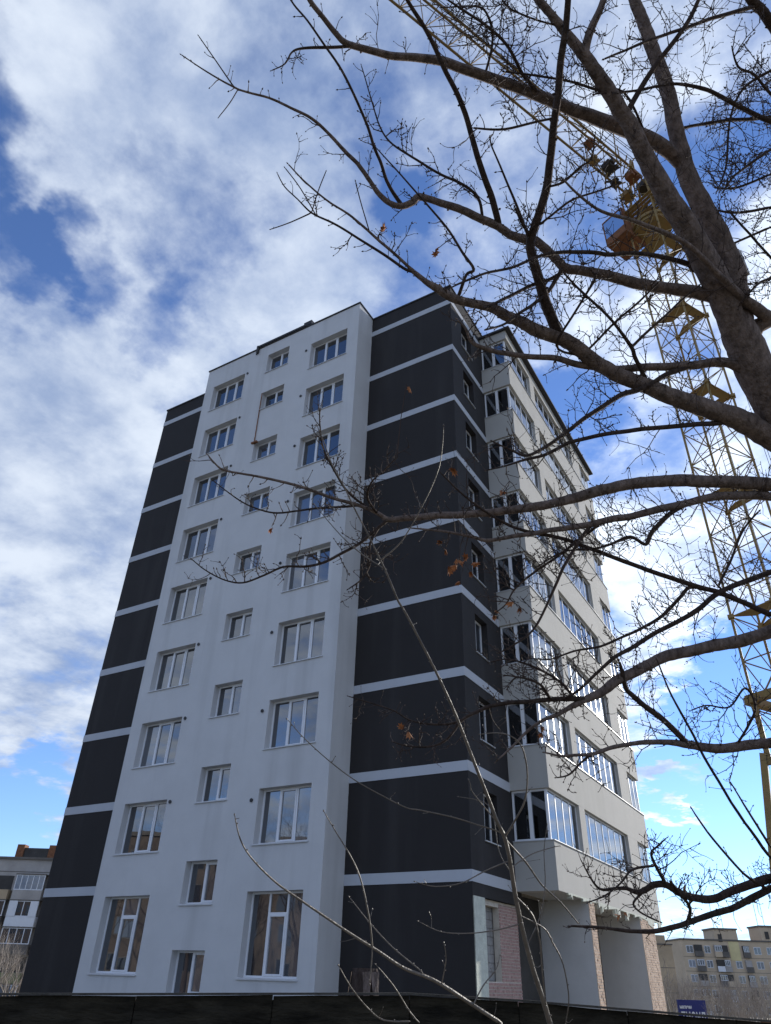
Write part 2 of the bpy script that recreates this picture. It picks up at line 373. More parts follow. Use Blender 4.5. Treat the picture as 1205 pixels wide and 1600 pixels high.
# small round vents beside the windows
def vent(x, z):
    m = WB(); m.tube([(x, -D+.02, z), (x, -D-.035, z)], [.05, .05], 10); m.tube([(x, -D-.03, z), (x, -D-.036, z)], [.062, .062], 10)
    m.build('vent', 'flashing', bld)
for k in range(1, 9): vent(LX[1]+.17, zb(k)+2.28); vent(RX[0]-.25, zb(k)+2.05)
m = WB(); m.bar((MX[0]+.02, -D-.03, 24.2), (MX[0]+.02, -D-.03, 21.2), .022, 6); m.box(MX[0]-.12, MX[0]+.2, -D-.08, -D+.02, 21.24, 21.32)
m.build('downpipe', 'crane_rust', bld, label='rusty pipe left on the white wall')
m = WB(); m.tube([(-9.86, -D-.06, ZTW), (-9.88, -D-.1, ZTW-.25), (-9.93, -D-.08, ZTW-.42)], [.05, .045, .03], 6); m.build('roof_membrane', 'flashing', bld)
# ---- glazed balconies
def pz(k): return ZB+(k-2)*H
PT, PB = 1.077, -.24
V1, V2, V3, V4 = 6.0, 6.62, 12.2, 13.7
GX, GY = X2-.19, Y1+.10
for k in range(2, 10):
    z0, z1 = pz(k)+PB, pz(k)+PT; zt = pz(k)+H+PB if k < 9 else RT_-.5
    m = WB(); m.prism([(-.02, Y1), (X2, Y1), (X2, Y3), (-.02, Y3), (-.02, Y3-.15), (X2-.32, Y3-.15), (X2-.32, Y1+.15), (-.02, Y1+.15)], z0, z1)
    m.build('balcony_parapet', 'grey_render', bld)
    m = WB(); m.box(-.01, X2-.31, Y1+.14, Y3-.14, z0+.012, z0+.18); m.build('balcony_slab', 'raw_plaster', bld)
    m = WB(); m.prism([(-.0, Y1-.03), (X2+.035, Y1-.03), (X2+.035, Y3+.03), (X2-.34, Y3+.03), (X2-.34, Y1+.17), (0, Y1+.17)], z1+.001, z1+.022)
    m.build('sill', 'sill_metal', bld)
    for a, b in ((V1, V2), (V3, V4)):
        m = WB(); m.box(.0, X2-.002, a, b, z1+.023, zt); m.build('pier', 'grey_render', bld)
    h = zt-z1-.024; zz = z1+.024
    window(bld, BO, (.02, GY-.10, zz), (1, 0, 0), (0, -1, 0), GX-.02+.05, h, 2, .10, (), None, 'glass_clear', False, .06, .12)
    window(bld, BO, (X2-.12, GY+.02, zz), (0, 1, 0), (1, 0, 0), V1-GY-.02, h, 4, .0, (), None, 'glass_clear', False, .05, .05, .036)
    window(bld, BO, (X2-.12, V2, zz), (0, 1, 0), (1, 0, 0), V3-V2, h, 7, .0, (), None, 'glass_clear', False, .05, .05, .036)
    window(bld, BO, (X2-.12, V4, zz), (0, 1, 0), (1, 0, 0), Y3-.06-V4, h, 3, .0, (), None, 'glass_clear', False, .05, .05, .036)
    window(bld, BO, (GX+.07, Y3-.02, zz), (-1, 0, 0), (0, 1, 0), GX, h, 2, .0, (), None, 'glass_clear', False, .06, .1)
# roof strip over the balconies and back wall of the loggias
m = WB(); m.box(-.02, X2, Y1, Y3, RT_-.5, RT_); m.build('balcony_fascia', 'grey_render', bld)
m = WB(); m.box(-.3, X2+.22, Y1-.12, Y3+.2, RT_+.002, RT_+.10); m.build('roof', 'flashing', bld, label='thin black roof edge over the balconies')
m = WB(); m.box(-.3, -.03, Y1+.2, Y3, 3.9, RT_); m.build('inner_wall', 'beige_wall', bld)
# ---- unfinished ground storey
def brickwork(x0, x1, y0, y1, z0, z1, face, m_brick, name='brickwork', bl=.25, bh=.065, j=.012):
    """courses of separate bricks on one face ('x' = +X face at x1, 'y' = -Y face at y0)"""
    m = WB(); rr = random.Random(int((x1+y0+z0)*1000)); z = z0; row = 0
    while z < z1-.02:
        L0, L1 = (y0, y1) if face == 'x' else (x0, x1)
        q = L0-(bl/2 if row % 2 else 0)
        while q < L1-.01:
            a, b = max(q, L0)+j/2, min(q+bl, L1)-j/2
            pr = rr.uniform(0, .012)
            if b-a > .03:
                if face == 'x': m.box(x1-.05, x1+pr, a, b, z+j/2, min(z+bh, z1))
                else: m.box(a, b, y0-pr, y0+.05, z+j/2, min(z+bh, z1))
            q += bl
        z += bh+j; row += 1
    m.build(name, m_brick, bld, kind='stuff')
GZ = 3.92
for (ya, yb) in ((5.86, 6.44), (12.2, 14.3)):
    m = WB(); m.box(-2.2, X2-.03, ya, yb, 0, GZ); m.build('pier', 'raw_plaster', bld)
    m = WB(); m.box(X2-.029, X2-.015, ya+.002, yb-.002, 0, GZ-.002); m.build('mortar_bed', 'mortar', bld)
    brickwork(0, X2-.01, ya, yb, .0, GZ, 'x', 'brick')
m = WB(); m.box(-2.4, -2.2, 3.4, 5.86, 0, GZ); m.build('inner_wall', 'raw_plaster', bld)
m = WB(); m.box(-.8, -.6, 6.44, 12.2, 0, GZ); m.build('inner_wall', 'raw_plaster', bld)
m = WB(); m.box(-2.3, X2-.02, Y1+.05, Y3-.05, GZ+.001, GZ+.008); m.build('soffit', 'raw_plaster', bld, label='bare soffit under the balconies')
m = WB(); m.box(-.12, 0.0, .06, .78, 0, 3.56); m.build('insulation_board', 'insulation', bld, label='pale exposed insulation strip at the corner')
m = WB(); m.box(-.30, -.12, .78, 3.3, 0, 1.70); m.box(-.30, -.12, 1.95, 3.3, 1.70, 3.56); m.box(-.30, -.12, .78, 1.95, 3.42, 3.56); m.build('wall', 'mortar', bld)
brickwork(0, -.11, .80, 3.3, .3, 1.70, 'x', 'brick_pink'); brickwork(0, -.11, 1.95, 3.3, 1.70, 3.5, 'x', 'brick_pink')
m = WB(); m.box(-.52, -.34, .7, 2.1, 1.5, 3.6); m.build('inner_wall', 'concrete', bld)
rr = random.Random(8); z = 1.72
row = 0
m = WB()
while z < 3.4:
    y = .75-(.2 if row % 2 else 0)
    while y < 1.99:
        m.box(-.345, -.325+rr.uniform(0, .01), max(y, .76), min(y+.39, 1.99), z, z+.185); y += .4
    z += .2; row += 1
m.build('blockwork', 'concrete', bld, kind='stuff')
# torn insulation along the lower edge of the lowest balconies
rr = random.Random(4); m = WB(); y = 3.9
while y < Y3-.05:
    w = rr.choice((.06, .1, .2, .35, .7)); y2 = min(y+w, Y3); dz = .03+.26*rr.random()**2.2*(1. if y > 6 else .5); dz2 = max(.02, dz+rr.uniform(-.12, .06)); th = rr.uniform(.03, .12)
    x0, x1 = X2-th, X2+.012
    m.add([(x0, y, GZ+.02), (x1, y, GZ+.02), (x1, y2, GZ+.02), (x0, y2, GZ+.02), (x0, y, GZ-dz), (x1, y, GZ-dz*.8), (x1, y2, GZ-dz2), (x0, y2, GZ-dz2*.8)],
          [(0, 1, 2, 3), (4, 7, 6, 5), (0, 4, 5, 1), (1, 5, 6, 2), (2, 6, 7, 3), (3, 7, 4, 0)]); y = y2
m.build('insulation_edge', 'insulation', bld, kind='stuff', label='torn pale green insulation along the balcony edge')

# ------------------------------------------------------------------ tower crane
CX, CY = 8.34, 9.81
crane = thing('tower_crane', 'rusty yellow lattice tower crane rising behind the bare tree', 'crane', (CX, CY, 0))
CR = .044*32*1000/1112     # half diagonal of the mast, metres
CA = R(16)
def corner(i, r=CR): a = CA+i*math.pi/2; return Vector((r*math.cos(a), r*math.sin(a), 0))
def lz(p, z): return Vector((p.x, p.y, z))
BAY = 5.5/3
braces = {}
def brace(parent, a, b, r, m='crane_paint'):
    a, b = Vector(a), Vector(b); ln = (b-a).length; key = (round(ln, 2), r, m)
    me = cached(('br',)+key, lambda: MB().bar((0, 0, 0), (0, 0, ln), r, 4).mesh('brace', m))
    o = link('brace', me, parent); o.location = a; o.rotation_mode = 'QUATERNION'; o.rotation_quaternion = (b-a).to_track_quat('Z', 'Y'); return o
zs = 8.3; nsec = 0
while zs < 38.5:
    m = MB()
    for i in range(4): m.bar(lz(corner(i), zs), lz(corner(i), zs+5.5), .068, 4)
    for i in range(4):    # bolted flanges at the section joint
        c = lz(corner(i), zs); m.box(c.x-.12, c.x+.12, c.y-.12, c.y+.12, zs-.07, zs+.07)
    sec = m.build('mast_section', 'crane_paint', crane)
    for b in range(3):
        za, zc = zs+b*BAY, zs+(b+1)*BAY
        for i in range(4):
            p, q = corner(i), corner((i+1) % 4)
            brace(sec, lz(p, za), lz(q, za), .028)
            brace(sec, lz(p, za), lz(q, zc), .023)
            if (b+i) % 2 == 0: brace(sec, lz(q, za), lz(p, zc), .022)
    # resting platform with a hatch
    zp = zs+.0
    if nsec > 0:
        pl = MB(); c = [corner(i, CR*.97) for i in range(4)]; hole = [corner(i, CR*.42)+Vector((.15, .1, 0)) for i in range(4)]
        vs = [lz(q, zp) for q in c]+[lz(q, zp) for q in hole]+[lz(q, zp+.05) for q in c]+[lz(q, zp+.05) for q in hole]
        fs = []
        for i in range(4):
            j = (i+1) % 4
            if i == 1: continue
            fs += [(i, j, 4+j, 4+i), (8+i, 12+i, 12+j, 8+j), (i, 8+i, 8+j, j), (4+i, 4+j, 12+j, 12+i)]
        pl.add(vs, fs).build('platform', 'crane_paint', crane)
    # ladder
    ld = MB(); lc = (corner(0)+corner(1))*.28
    tdir = (corner(1)-corner(0)).normalized()*.2
    for s in (-1, 1): ld.bar(lz(lc+tdir*s, zs), lz(lc+tdir*s, zs+5.5), .018, 4)
    for q in range(18): ld.bar(lz(lc-tdir, zs+.15+q*.3), lz(lc+tdir, zs+.15+q*.3), .012, 4)
    ld.build('ladder', 'crane_paint', crane)
    zs += 5.5; nsec += 1
ZTOP = zs
# portal at the foot
m = MB()
for i in range(4):
    m.bar(lz(corner(i, 2.6), .9), lz(corner(i, CR*1.1), 8.6), .16, 4); m.bar(lz(corner(i, CR), 8.3), lz(corner(i, CR), 10.5), .13, 4)
    m.bar(lz(corner(i, 2.6), .9), lz(corner((i+1) % 4, 2.6), .9), .14, 4)
    for zq in (3.4, 6.2):
        rr_ = 2.6+(CR*1.1-2.6)*(zq-.9)/7.7; m.bar(lz(corner(i, rr_), zq), lz(corner((i+1) % 4, rr_), zq), .06, 4)
    m.bar(lz(corner(i, 2.6), .9), lz(corner((i+1) % 4, 2.6+(CR*1.1-2.6)*.32), 3.4), .06, 4)
m.build('portal', 'crane_paint', crane)
m = MB()
for i in range(4):
    m.bar(lz(corner(i, CR*1.15), 10.5), lz(corner((i+1) % 4, CR*1.15), 10.5), .20, 4)
m.build('portal_ring', 'crane_paint', crane)
for i in range(4):
    c = corner(i, 2.6); m = MB(); m.box(c.x-.7, c.x+.7, c.y-.25, c.y+.25, .35, .95)
    for s in (-.4, .4): m.tube([(c.x+s, c.y-.12, .3), (c.x+s, c.y+.12, .3)], [.3, .3], 14)
    m.build('wheel_bogie', 'crane_rust', crane)
# slewing head, cabin, jib
JD = Vector((-.4145, -.9100, 0)).normalized(); JS = Vector((-JD.y, JD.x, 0))   # JS points to the right of the jib seen from above
if JS.x > 0: JS = -JS
m = MB(); m.tube([(0, 0, ZTOP-3.4), (0, 0, ZTOP-3.2)], [1.1, 1.1], 20); m.tube([(0, 0, ZTOP-3.6), (0, 0, ZTOP-3.4)], [1.0, 1.0], 20); m.build('slewing_ring', 'crane_paint', crane)
def P3(f, s, z): return JD*f+JS*s+Vector((0, 0, z))
def obox(m, f0, f1, s0, s1, z0, z1):
    vs = [P3(f, s, z) for z in (z0, z1) for f, s in ((f0, s0), (f1, s0), (f1, s1), (f0, s1))]
    m.add(vs, [(0, 3, 2, 1), (4, 5, 6, 7), (0, 1, 5, 4), (1, 2, 6, 5), (2, 3, 7, 6), (3, 0, 4, 7)])
ZC = 38.6
m = MB()
for q in range(12): f_ = -1.5+q*.235; obox(m, f_, f_+(.19 if q % 4 else .1), -1.45, 1.45 if q not in (4, 5, 6) else .2, ZC+.55, ZC+.60)
for s in (-1.45, 1.45): obox(m, -1.5, 1.3, s-.06, s+.06, ZC+.45, ZC+.75)
m.build('service_platform', 'crane_paint', crane)
rl = MB()
for f in (-1.5, -.1, 1.3):
    for s in (-1.45, 1.45): rl.bar(P3(f, s, ZC+.6), P3(f, s, ZC+1.75), .025, 4)
for z in (1.2, 1.75):
    for s in (-1.45, 1.45): rl.bar(P3(-1.5, s, ZC+z), P3(1.3, s, ZC+z), .02, 4)
    rl.bar(P3(-1.5, -1.45, ZC+z), P3(-1.5, 1.45, ZC+z), .02, 4)
rl.build('railing', 'crane_paint', crane)
# cabin beside the mast
cab = MB(); f0, f1, s0, s1 = -.2, 1.5, .75, 2.15
obox(cab, f0, f1, s0, s1, ZC-1.2, ZC-1.1); obox(cab, f0, f1, s0, s1, ZC+.85, ZC+.95); obox(cab, f0, f0+.05, s0, s1, ZC-1.1, ZC+.85); obox(cab, f0, f1, s0, s0+.05, ZC-1.1, ZC+.85)
obox(cab, f0, f1, s1-.05, s1, ZC-1.1, ZC-.45); obox(cab, f1-.05, f1, s0, s1, ZC-1.1, ZC-.6)
for f, s in ((f1-.06, s1-.06), (f0+.02, s1-.06), (f1-.06, s0), ((f0+f1)/2, s1-.06)): obox(cab, f, f+.06, s, s+.06, ZC-.6, ZC+.85)
cab = cab.build('cabin', 'crane_rust', crane, label='brown operator cabin beside the mast')
for a in ((f0+.08, (f0+f1)/2, s1-.035, s1-.02, ZC-.45, ZC+.85), ((f0+f1)/2+.06, f1-.06, s1-.035, s1-.02, ZC-.45, ZC+.85), (f1-.035, f1-.02, s0+.06, s1-.06, ZC-.6, ZC+.85)):
    q = MB(); obox(q, *a); q.build('pane', 'far_glass', cab)
# tower head frame
m = MB()
for s in (-.8, .8):
    m.bar(P3(-.9, s, ZTOP-3.05), P3(-.5, s*.4, ZTOP+4.2), .08, 4); m.bar(P3(.8, s, ZTOP-3.05), P3(-.3, s*.4, ZTOP+4.2), .08, 4)
    for q in range(6):
        t0, t1 = q/6, (q+1)/6
        a = P3(-.9, s, ZTOP-3.05).lerp(P3(-.5, s*.4, ZTOP+4.2), t0); b = P3(.8, s, ZTOP-3.05).lerp(P3(-.3, s*.4, ZTOP+4.2), t1); m.bar(a, b, .035, 4)
m.build('tower_head', 'crane_paint', crane)
ZJ = 41.4
JL, JW, JH = 27., .62, 1.25
jp = MB()
for s in (-JW, JW): jp.bar(P3(.9, s, ZJ), P3(JL, s, ZJ), .075, 4)
jp.bar(P3(1.6, 0, ZJ+JH), P3(JL-1, 0, ZJ+JH*.8), .07, 4)
jib = jp.build('jib', 'crane_paint', crane)
f = 1.0
while f < JL-1.2:
    for s in (-JW, JW):
        brace(jib, P3(f, s, ZJ), P3(f+.75, 0, ZJ+JH), .028); brace(jib, P3(f+.75, 0, ZJ+JH), P3(f+1.5, s, ZJ), .028)
    brace(jib, P3(f, -JW, ZJ), P3(f, JW, ZJ), .028); brace(jib, P3(f, -JW, ZJ), P3(f+1.5, JW, ZJ), .024)
    f += 1.5
m = MB()
for s in (-.25, .25):
    m.tube([P3(-.4, s, ZTOP+4.2), P3(JL*.62, s, ZJ+JH)], [.02, .02], 4); m.tube([P3(-.4, s*.5, ZTOP+4.2), P3(JL-2, s*.5, ZJ+JH*.8)], [.02, .02], 4)
m.build('pendant_cable', 'cable', crane)
rr = random.Random(14)
for (f, sd_, z, w, nm, mt) in ((.2, -.3, -.1, .5, 'winch', 'crane_dark'), (1.5, -.35, -.35, .42, 'motor_box', 'crane_rust'), (2.9, .1, -.1, .45, 'winch', 'crane_dark'), (4.0, .3, -.2, .3, 'motor_box', 'crane_paint'), (-.7, .6, -.9, .5, 'motor_box', 'crane_dark'), (4.9, -.2, -.15, .3, 'motor_box', 'crane_rust'), (.9, .5, -.6, .4, 'motor_box', 'crane_paint'), (2.1, .4, -.5, .3, 'motor_box', 'crane_dark')):
    m = MB(); obox(m, f-w*.8, f+w*.8, sd_-w*.6, sd_+w*.6, ZJ+z-w*.45, ZJ+z+w*.45)
    m.tube([P3(f, sd_-w*.8, ZJ+z+w*.5), P3(f, sd_+w*.8, ZJ+z+w*.5)], [w*.42]*2, 12)
    m.tube([P3(f-w*.5, sd_-w*.9, ZJ+z-w*.3), P3(f-w*.5, sd_+w*.75, ZJ+z-w*.3)], [w*.3]*2, 10)
    for q in range(4): m.bar(P3(f+rr.uniform(-w, w), sd_-w, ZJ+z-w*.5), P3(f+rr.uniform(-w, w)*1.4, sd_+w, ZJ+z+rr.uniform(0, w)), .035, 4)
    m.build(nm, mt, crane)
m = MB()
for q in range(26):
    a_ = P3(rr.uniform(-1.2, 4.5), rr.uniform(-.9, .9), ZJ+rr.uniform(-1.6, .2)); m.bar(a_, a_+JD*rr.uniform(-1.4, 1.4)+JS*rr.uniform(-.9, .9)+Vector((0, 0, rr.choice((0, 0, 1.2)))), .04, 4)
m.build('gantry_frame', 'crane_paint', crane)
# counter jib and ballast
m = MB()
for s in (-.9, .9): m.bar(P3(-.8, s, ZJ-.4), P3(-8, s, ZJ-.4), .1, 4)
for q in range(6): m.bar(P3(-1-q*1.2, -.9, ZJ-.4), P3(-2.2-q*1.2, .9, ZJ-.4), .04, 4)
m.build('counter_jib', 'crane_paint', crane)
m = MB(); obox(m, -8.3, -6.6, -1.1, 1.1, ZJ-2.4, ZJ-.2); m.build('counterweight', 'concrete', crane)
for i in range(6):
    m = MB(); x = 1.75+i*.14; y = .5+.25*(i % 2)
    m.tube([(x, y, 9), (x-.05*i, y, 36)], [.014, .014], 4); m.build('cable', 'cable', crane)

# ------------------------------------------------------------------ fence in front of the camera
FH = Vector((_fw.x, _fw.y, 0)).normalized()
def fplane(u, v, dist=7.0): D_ = ray(u, v); return CAM+D_*(dist/D_.dot(FH))
fq = fplane(640, 1555)
fence = thing('board_fence', 'low dark weathered board fence in front of the apartment block', 'fence', (fq.x, fq.y, 0))
FO = Vector(fence.location)
tops = [(-420, 1561), (-210, 1558.5), (0, 1556), (213, 1556), (427, 1555.5), (640, 1555.5), (810, 1566), (980, 1580), (1150, 1594), (1320, 1608)]
rr = random.Random(21)
dirn = _rt
for i in range(len(tops)-1):
    a, b = fplane(*tops[i]), fplane(*tops[i+1])
    zoff = 0.
    for q in range(9):
        h = rr.uniform(.165, .195)
        m = MB(); out = Vector((-_fw.x, -_fw.y, 0)).normalized(); th = .024; pr = rr.uniform(0, .006)+.03*(q % 2)
        xa, xb = a+(b-a).normalized()*.004, b-(b-a).normalized()*.004
        j0, j1 = rr.uniform(-.004, .004), rr.uniform(-.004, .004)
        ws = [xa, xa.lerp(xb, .33), xa.lerp(xb, .66), xb]
        vs = []
        for t, w in enumerate(ws):
            wz = rr.uniform(-.004, .004)
            for dy in (0, th):
                for zz in (-h-.012, 0):
                    p_ = w+Vector((0, 0, -zoff+zz+(wz if zz == 0 else 0))) - FO + out*(pr-dy)
                    vs.append(p_)
        fs = []
        for t in range(3):
            o_ = t*4; fs += [(o_, o_+4, o_+5, o_+1), (o_+2, o_+3, o_+7, o_+6), (o_+1, o_+5, o_+7, o_+3), (o_, o_+2, o_+6, o_+4)]
        fs += [(0, 1, 3, 2), (12, 14, 15, 13)]
        m.add(vs, fs); zoff += h
        if a.z-zoff < -.05: break
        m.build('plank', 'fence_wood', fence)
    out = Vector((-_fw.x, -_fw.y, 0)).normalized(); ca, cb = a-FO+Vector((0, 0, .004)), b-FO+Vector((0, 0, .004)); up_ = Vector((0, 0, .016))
    MB().add([ca+out*.045, cb+out*.045, cb-out*.03, ca-out*.03, ca+out*.045+up_, cb+out*.045+up_, cb-out*.03+up_, ca-out*.03+up_], [(0, 3, 2, 1), (4, 5, 6, 7), (0, 1, 5, 4), (1, 2, 6, 5), (2, 3, 7, 6), (3, 0, 4, 7)]).build('lit_edge_strip', 'fence_lit_edge', fence)  # added strip of paler weathered wood for the sunlit top line
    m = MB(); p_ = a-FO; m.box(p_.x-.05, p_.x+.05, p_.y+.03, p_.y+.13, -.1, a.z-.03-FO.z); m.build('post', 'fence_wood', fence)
st = fplane(570, 1557, 7.3); st.z = 0
stump = thing('tree_stump', 'broken dark stump with peeling pale bark behind the fence', 'stump', st)
rr = random.Random(3); hs = fplane(570, 1513, 7.3).z
m = MB(); m.tube([(0, 0, 0), (.01, 0, .6), (0, 0, hs-.05), (.0, 0, hs)], [.15, .12, .115, .105], 12, True, .06, rr); m.build('trunk', 'bark_dark', stump)
for a, w in ((2.9, .05), (3.6, .04), (-.3, .05), (-.9, .04)):
    m = MB(); c = Vector((math.cos(a), math.sin(a), 0)); t = Vector((-c.y, c.x, 0))
    m.add([c*.122+t*w+Vector((0, 0, hs-.02)), c*.122-t*w+Vector((0, 0, hs-.03)), c*.15-t*w*.7+Vector((0, 0, hs-.2)), c*.15+t*w*.5+Vector((0, 0, hs-.24)), c*.165+t*.005+Vector((0, 0, hs-.3))], [(0, 1, 2, 3), (3, 2, 4)])
    m.build('bark_strip', 'bark', stump)

# ------------------------------------------------------------------ big bare tree
TREE_D = 5.0
base_ref = at(1262, 730, TREE_D)
TB = Vector((base_ref.x+.42, base_ref.y+.25, 0))
tree = thing('bare_tree', 'large bare tree with thick forked trunk and long spreading branches', 'tree', TB)
BR = {}
def parse(s): return [tuple(float(x) for x in q.split(',')) for q in s.split()]
def w2px(p):
    d = p-CAM; w = d.dot(FW); return 602.5+F*d.dot(RT)/w, 800-F*d.dot(UP)/w, w
def make_path(s, d0, d1, sub=5, bow=0., jit=.0, rng=None):
    pts = parse(s); cum = [0.]
    for a, b in zip(pts, pts[1:]): cum.append(cum[-1]+math.hypot(a[0]-b[0], a[1]-b[1]))
    T = cum[-1] or 1
    full = []
    for (u, v, w), c in zip(pts, cum):
        t = c/T; d = d0+(d1-d0)*t+bow*math.sin(math.pi*t)
        p = at(u, v, d); full.append((p.x, p.y, p.z, max(w, .8)*.5*d/F))
    sm = smooth_path(full, sub)
    P = [Vector(q[:3]) for q in sm]; Rr = [max(q[3], .0012) for q in sm]
    if jit and rng:
        for i in range(1, len(P)-1):
            P[i] += mnoise.noise_vector(P[i]*5.5)*min(Rr[i]*.5, .006)*jit
    return P, Rr
def depth_near(name, u, v):
    P, _ = BR[name]; best = min(P, key=lambda q: (w2px(q)[0]-u)**2+(w2px(q)[1]-v)**2); return w2px(best)[2]
def twig_path(p, t, ln, rng, n=5, up=.12, wig=.28):
    out = [p.copy()]; t = t.normalized()
    for i in range(n):
        t = (t+Vector((rng.gauss(0, wig), rng.gauss(0, wig), rng.gauss(0, wig)+up))).normalized(); out.append(out[-1]+t*(ln/n))
    return out
def twig(mb, p, t, ln, r, rng, lvl, up=.12, wig=.22):
    n = 5 if lvl else 4
    path = twig_path(p, t, ln, rng, n, up, wig)
    mb.tube(path, [r*(1-.55*i/n) for i in range(n+1)], 4 if lvl else 3, False)
    mb.bud(path[-1], path[-1]-path[-2], r*5.5, r*1.35)
    if lvl:
        for i in range(1, n+1):
            q = path[i]; tt = (path[i]-path[i-1]).normalized()
            mb.bud(q, (tt+tt.orthogonal()*rng.uniform(-1, 1)), r*3.5, r*1.15)
            if rng.random() < .72:
                for side in ((-1, 1) if rng.random() < .45 else (rng.choice((-1, 1)),)):
                    ax = tt.orthogonal(); ax.rotate(Matrix.Rotation(rng.uniform(0, 6.28), 3, tt))
                    twig(mb, q, tt*.75+ax*side*.85, ln*rng.uniform(.22, .5), r*.72, rng, lvl-1, up, wig)
def add_twigs(mb, P, Rr, rng, step, lmin, lmax, r0=.0034, start=.12, tangent=.55, up=.16, lvl=1, wig=.22, skip=0.):
    acc = rng.uniform(0, step); tot = sum((b-a).length for a, b in zip(P, P[1:])); run = 0
    for i in range(len(P)-1):
        seg = P[i+1]-P[i]; L_ = seg.length; acc += L_; run += L_
        if L_ < 1e-6 or run < tot*start: acc = min(acc, step); continue
        while acc > step:
            acc -= step*rng.uniform(.6, 1.4)
            if rng.random() < skip: continue
            t = seg.normalized(); ax = t.orthogonal(); ax.rotate(Matrix.Rotation(rng.uniform(0, 6.28), 3, t))
            frac = run/tot; ln = rng.uniform(lmin, lmax)*(1.1-.45*frac)
            dirv = t*tangent+ax*.9+Vector((0, 0, up*2))
            ln = ln*(rng.random()**.8*.8+.35)
            twig(mb, P[i].lerp(P[i+1], rng.random()), dirv, ln, min(r0, max(Rr[i]*.7, .0018))*rng.uniform(.8, 1.15), rng, lvl if ln > .1 else 0, up*.5, wig)
def branch(root, off, name, s, d1=None, d0=None, parent=None, density=1., tw=(.10, .42), lvl=1, m='bark', tm='twig_bark', sides=9, ext=None, bow=0., r0=.0038, seed=0, twigs=True, sub=5, up=.16, start=.10):
    rng = random.Random('%s%d' % (name, seed))
    if m == 'bark' and name not in ('S1', 'S2', 'A', 'C', 'B', 'D', 'E', 'F', 'D2', 'X0', 'S1b', 'N'): m = 'bark_dark'
    pts = parse(s)
    if d0 is None: d0 = depth_near(parent, pts[0][0], pts[0][1]) if parent else TREE_D
    P, Rr = make_path(s, d0, d1 if d1 is not None else d0, sub, bow, 1., rng)
    if ext is not None:
        q = ext; mid = q.lerp(P[0], .55)+Vector((0, 0, .06))
        P = [q, q.lerp(mid, .5), mid]+P; Rr = [Rr[0]*1.35, Rr[0]*1.2, Rr[0]*1.1]+Rr
    BR[name] = (P, Rr)
    if ext is None:      # rounded root inside the parent limb
        t0 = (P[0]-P[1]).normalized(); P = [P[0]+t0*Rr[0]*.8, P[0]+t0*Rr[0]*.45]+P; Rr = [Rr[0]*.25, Rr[0]*.75]+Rr
    mb = MB(); mb.tube([q-off for q in P], Rr, sides if Rr[0] > .012 else 5, True, .055 if Rr[0] > .012 else 0, rng)
    # knots and buds along the limb
    for i in range(2, len(P)-1, 3):
        if rng.random() < .6:
            t = (P[i+1]-P[i]).normalized(); ax = t.orthogonal(); ax.rotate(Matrix.Rotation(rng.uniform(0, 6.28), 3, t))
            mb.bud(P[i]-off+ax*Rr[i]*.6, ax+t*.5, min(max(Rr[i]*.9, .006), .02), min(max(Rr[i]*.45, .003), .011))
    mb.bud(P[-1]-off, P[-1]-P[-2], max(Rr[-1]*5, .012), max(Rr[-1]*1.3, .003))
    o = mb.build('branch', m, root, True)
    if twigs:
        tb = MB(); add_twigs(tb, [q-off for q in P], Rr, rng, (.1 if root['category'] == 'sapling' else .043)/density, tw[0], tw[1], r0=r0, lvl=lvl, start=start, up=up)
        if tb.v: tb.build('twigs', tm, o, kind='stuff')
    return o
# trunk: root flare to the fork, then the two stems
P = [TB, TB+Vector((-.02, -.01, .35)), TB+Vector((-.06, -.04, 1.2)), TB+Vector((-.16, -.10, 2.4)), TB.lerp(base_ref, .0)*0+Vector((base_ref.x+.13, base_ref.y+.08, base_ref.z-1.0))]
Rr = [.26, .20, .175, .165, .16]
pts = [(1262, 730, 66), (1222, 655, 62), (1184, 585, 58), (1158, 525, 54), (1147, 500, 44), (1140, 485, 28), (1136, 477, 10)]
for u, v, w in pts: P.append(at(u, v, TREE_D)); Rr.append(w*.5*TREE_D/F)
sm = smooth_path([(*q, r) for q, r in zip(P, Rr)], 6)
TP = [Vector(q[:3]) for q in sm]; TR = [q[3] for q in sm]; BR['trunk'] = (TP, TR)
rng = random.Random(77)
mb = MB(); mb.tube([q-TB for q in TP], TR, 16, True, .05, rng); mb.build('trunk', 'bark', tree, True)
def trunk_z(z): return min(TP, key=lambda q: abs(q.z-z))
def limb(name, s, d1, dz=-.15, **k):
    pts = parse(s); p0 = at(pts[0][0], pts[0][1], TREE_D)
    return branch(tree, TB, name, s, d1=d1, d0=TREE_D, ext=trunk_z(p0.z+dz), **k)
T = lambda name, s, d1=None, parent='trunk', **k: branch(tree, TB, name, s, d1=d1, parent=parent, **k)
T('S1', '1168,560,34 1150,520,40 1133,474,42 1115,433,42 1077,362,36 1042,306,33 1011,251,28 984,195,25 967,169,24 942,129,22 917,92,19 889,57,15 864,25,13 842,0,12 815,-35,10 780,-90,7', 4.6, density=.45, sides=14)
T('S2', '1172,560,34 1160,520,38 1151,470,39 1143,423,38 1123,372,35 1102,332,32 1079,284,29 1064,236,26 1054,194,23 1044,144,22 1029,100,21 1014,62,20 1002,25,18 992,0,17 975,-60,14 955,-130,10', 5.4, density=.35, sides=14)
T('S1b', '914,90,14 917,70,14 926,42,13 940,10,11 950,-30,9 955,-90,6', 4.7, parent='S1', density=.6)
T('A', '1064,256,20 1046,237,23 1012,217,24 967,199,24 930,184,22 901,175,20 864,159,19 814,139,18 764,122,17 727,109,16 690,96,15 652,90,13 609,87,12 573,77,11 541,68,10 525,53,9 505,28,8 484,0,8 465,-40,6 450,-80,4', 4.3, parent='S2', density=.35, sides=10)
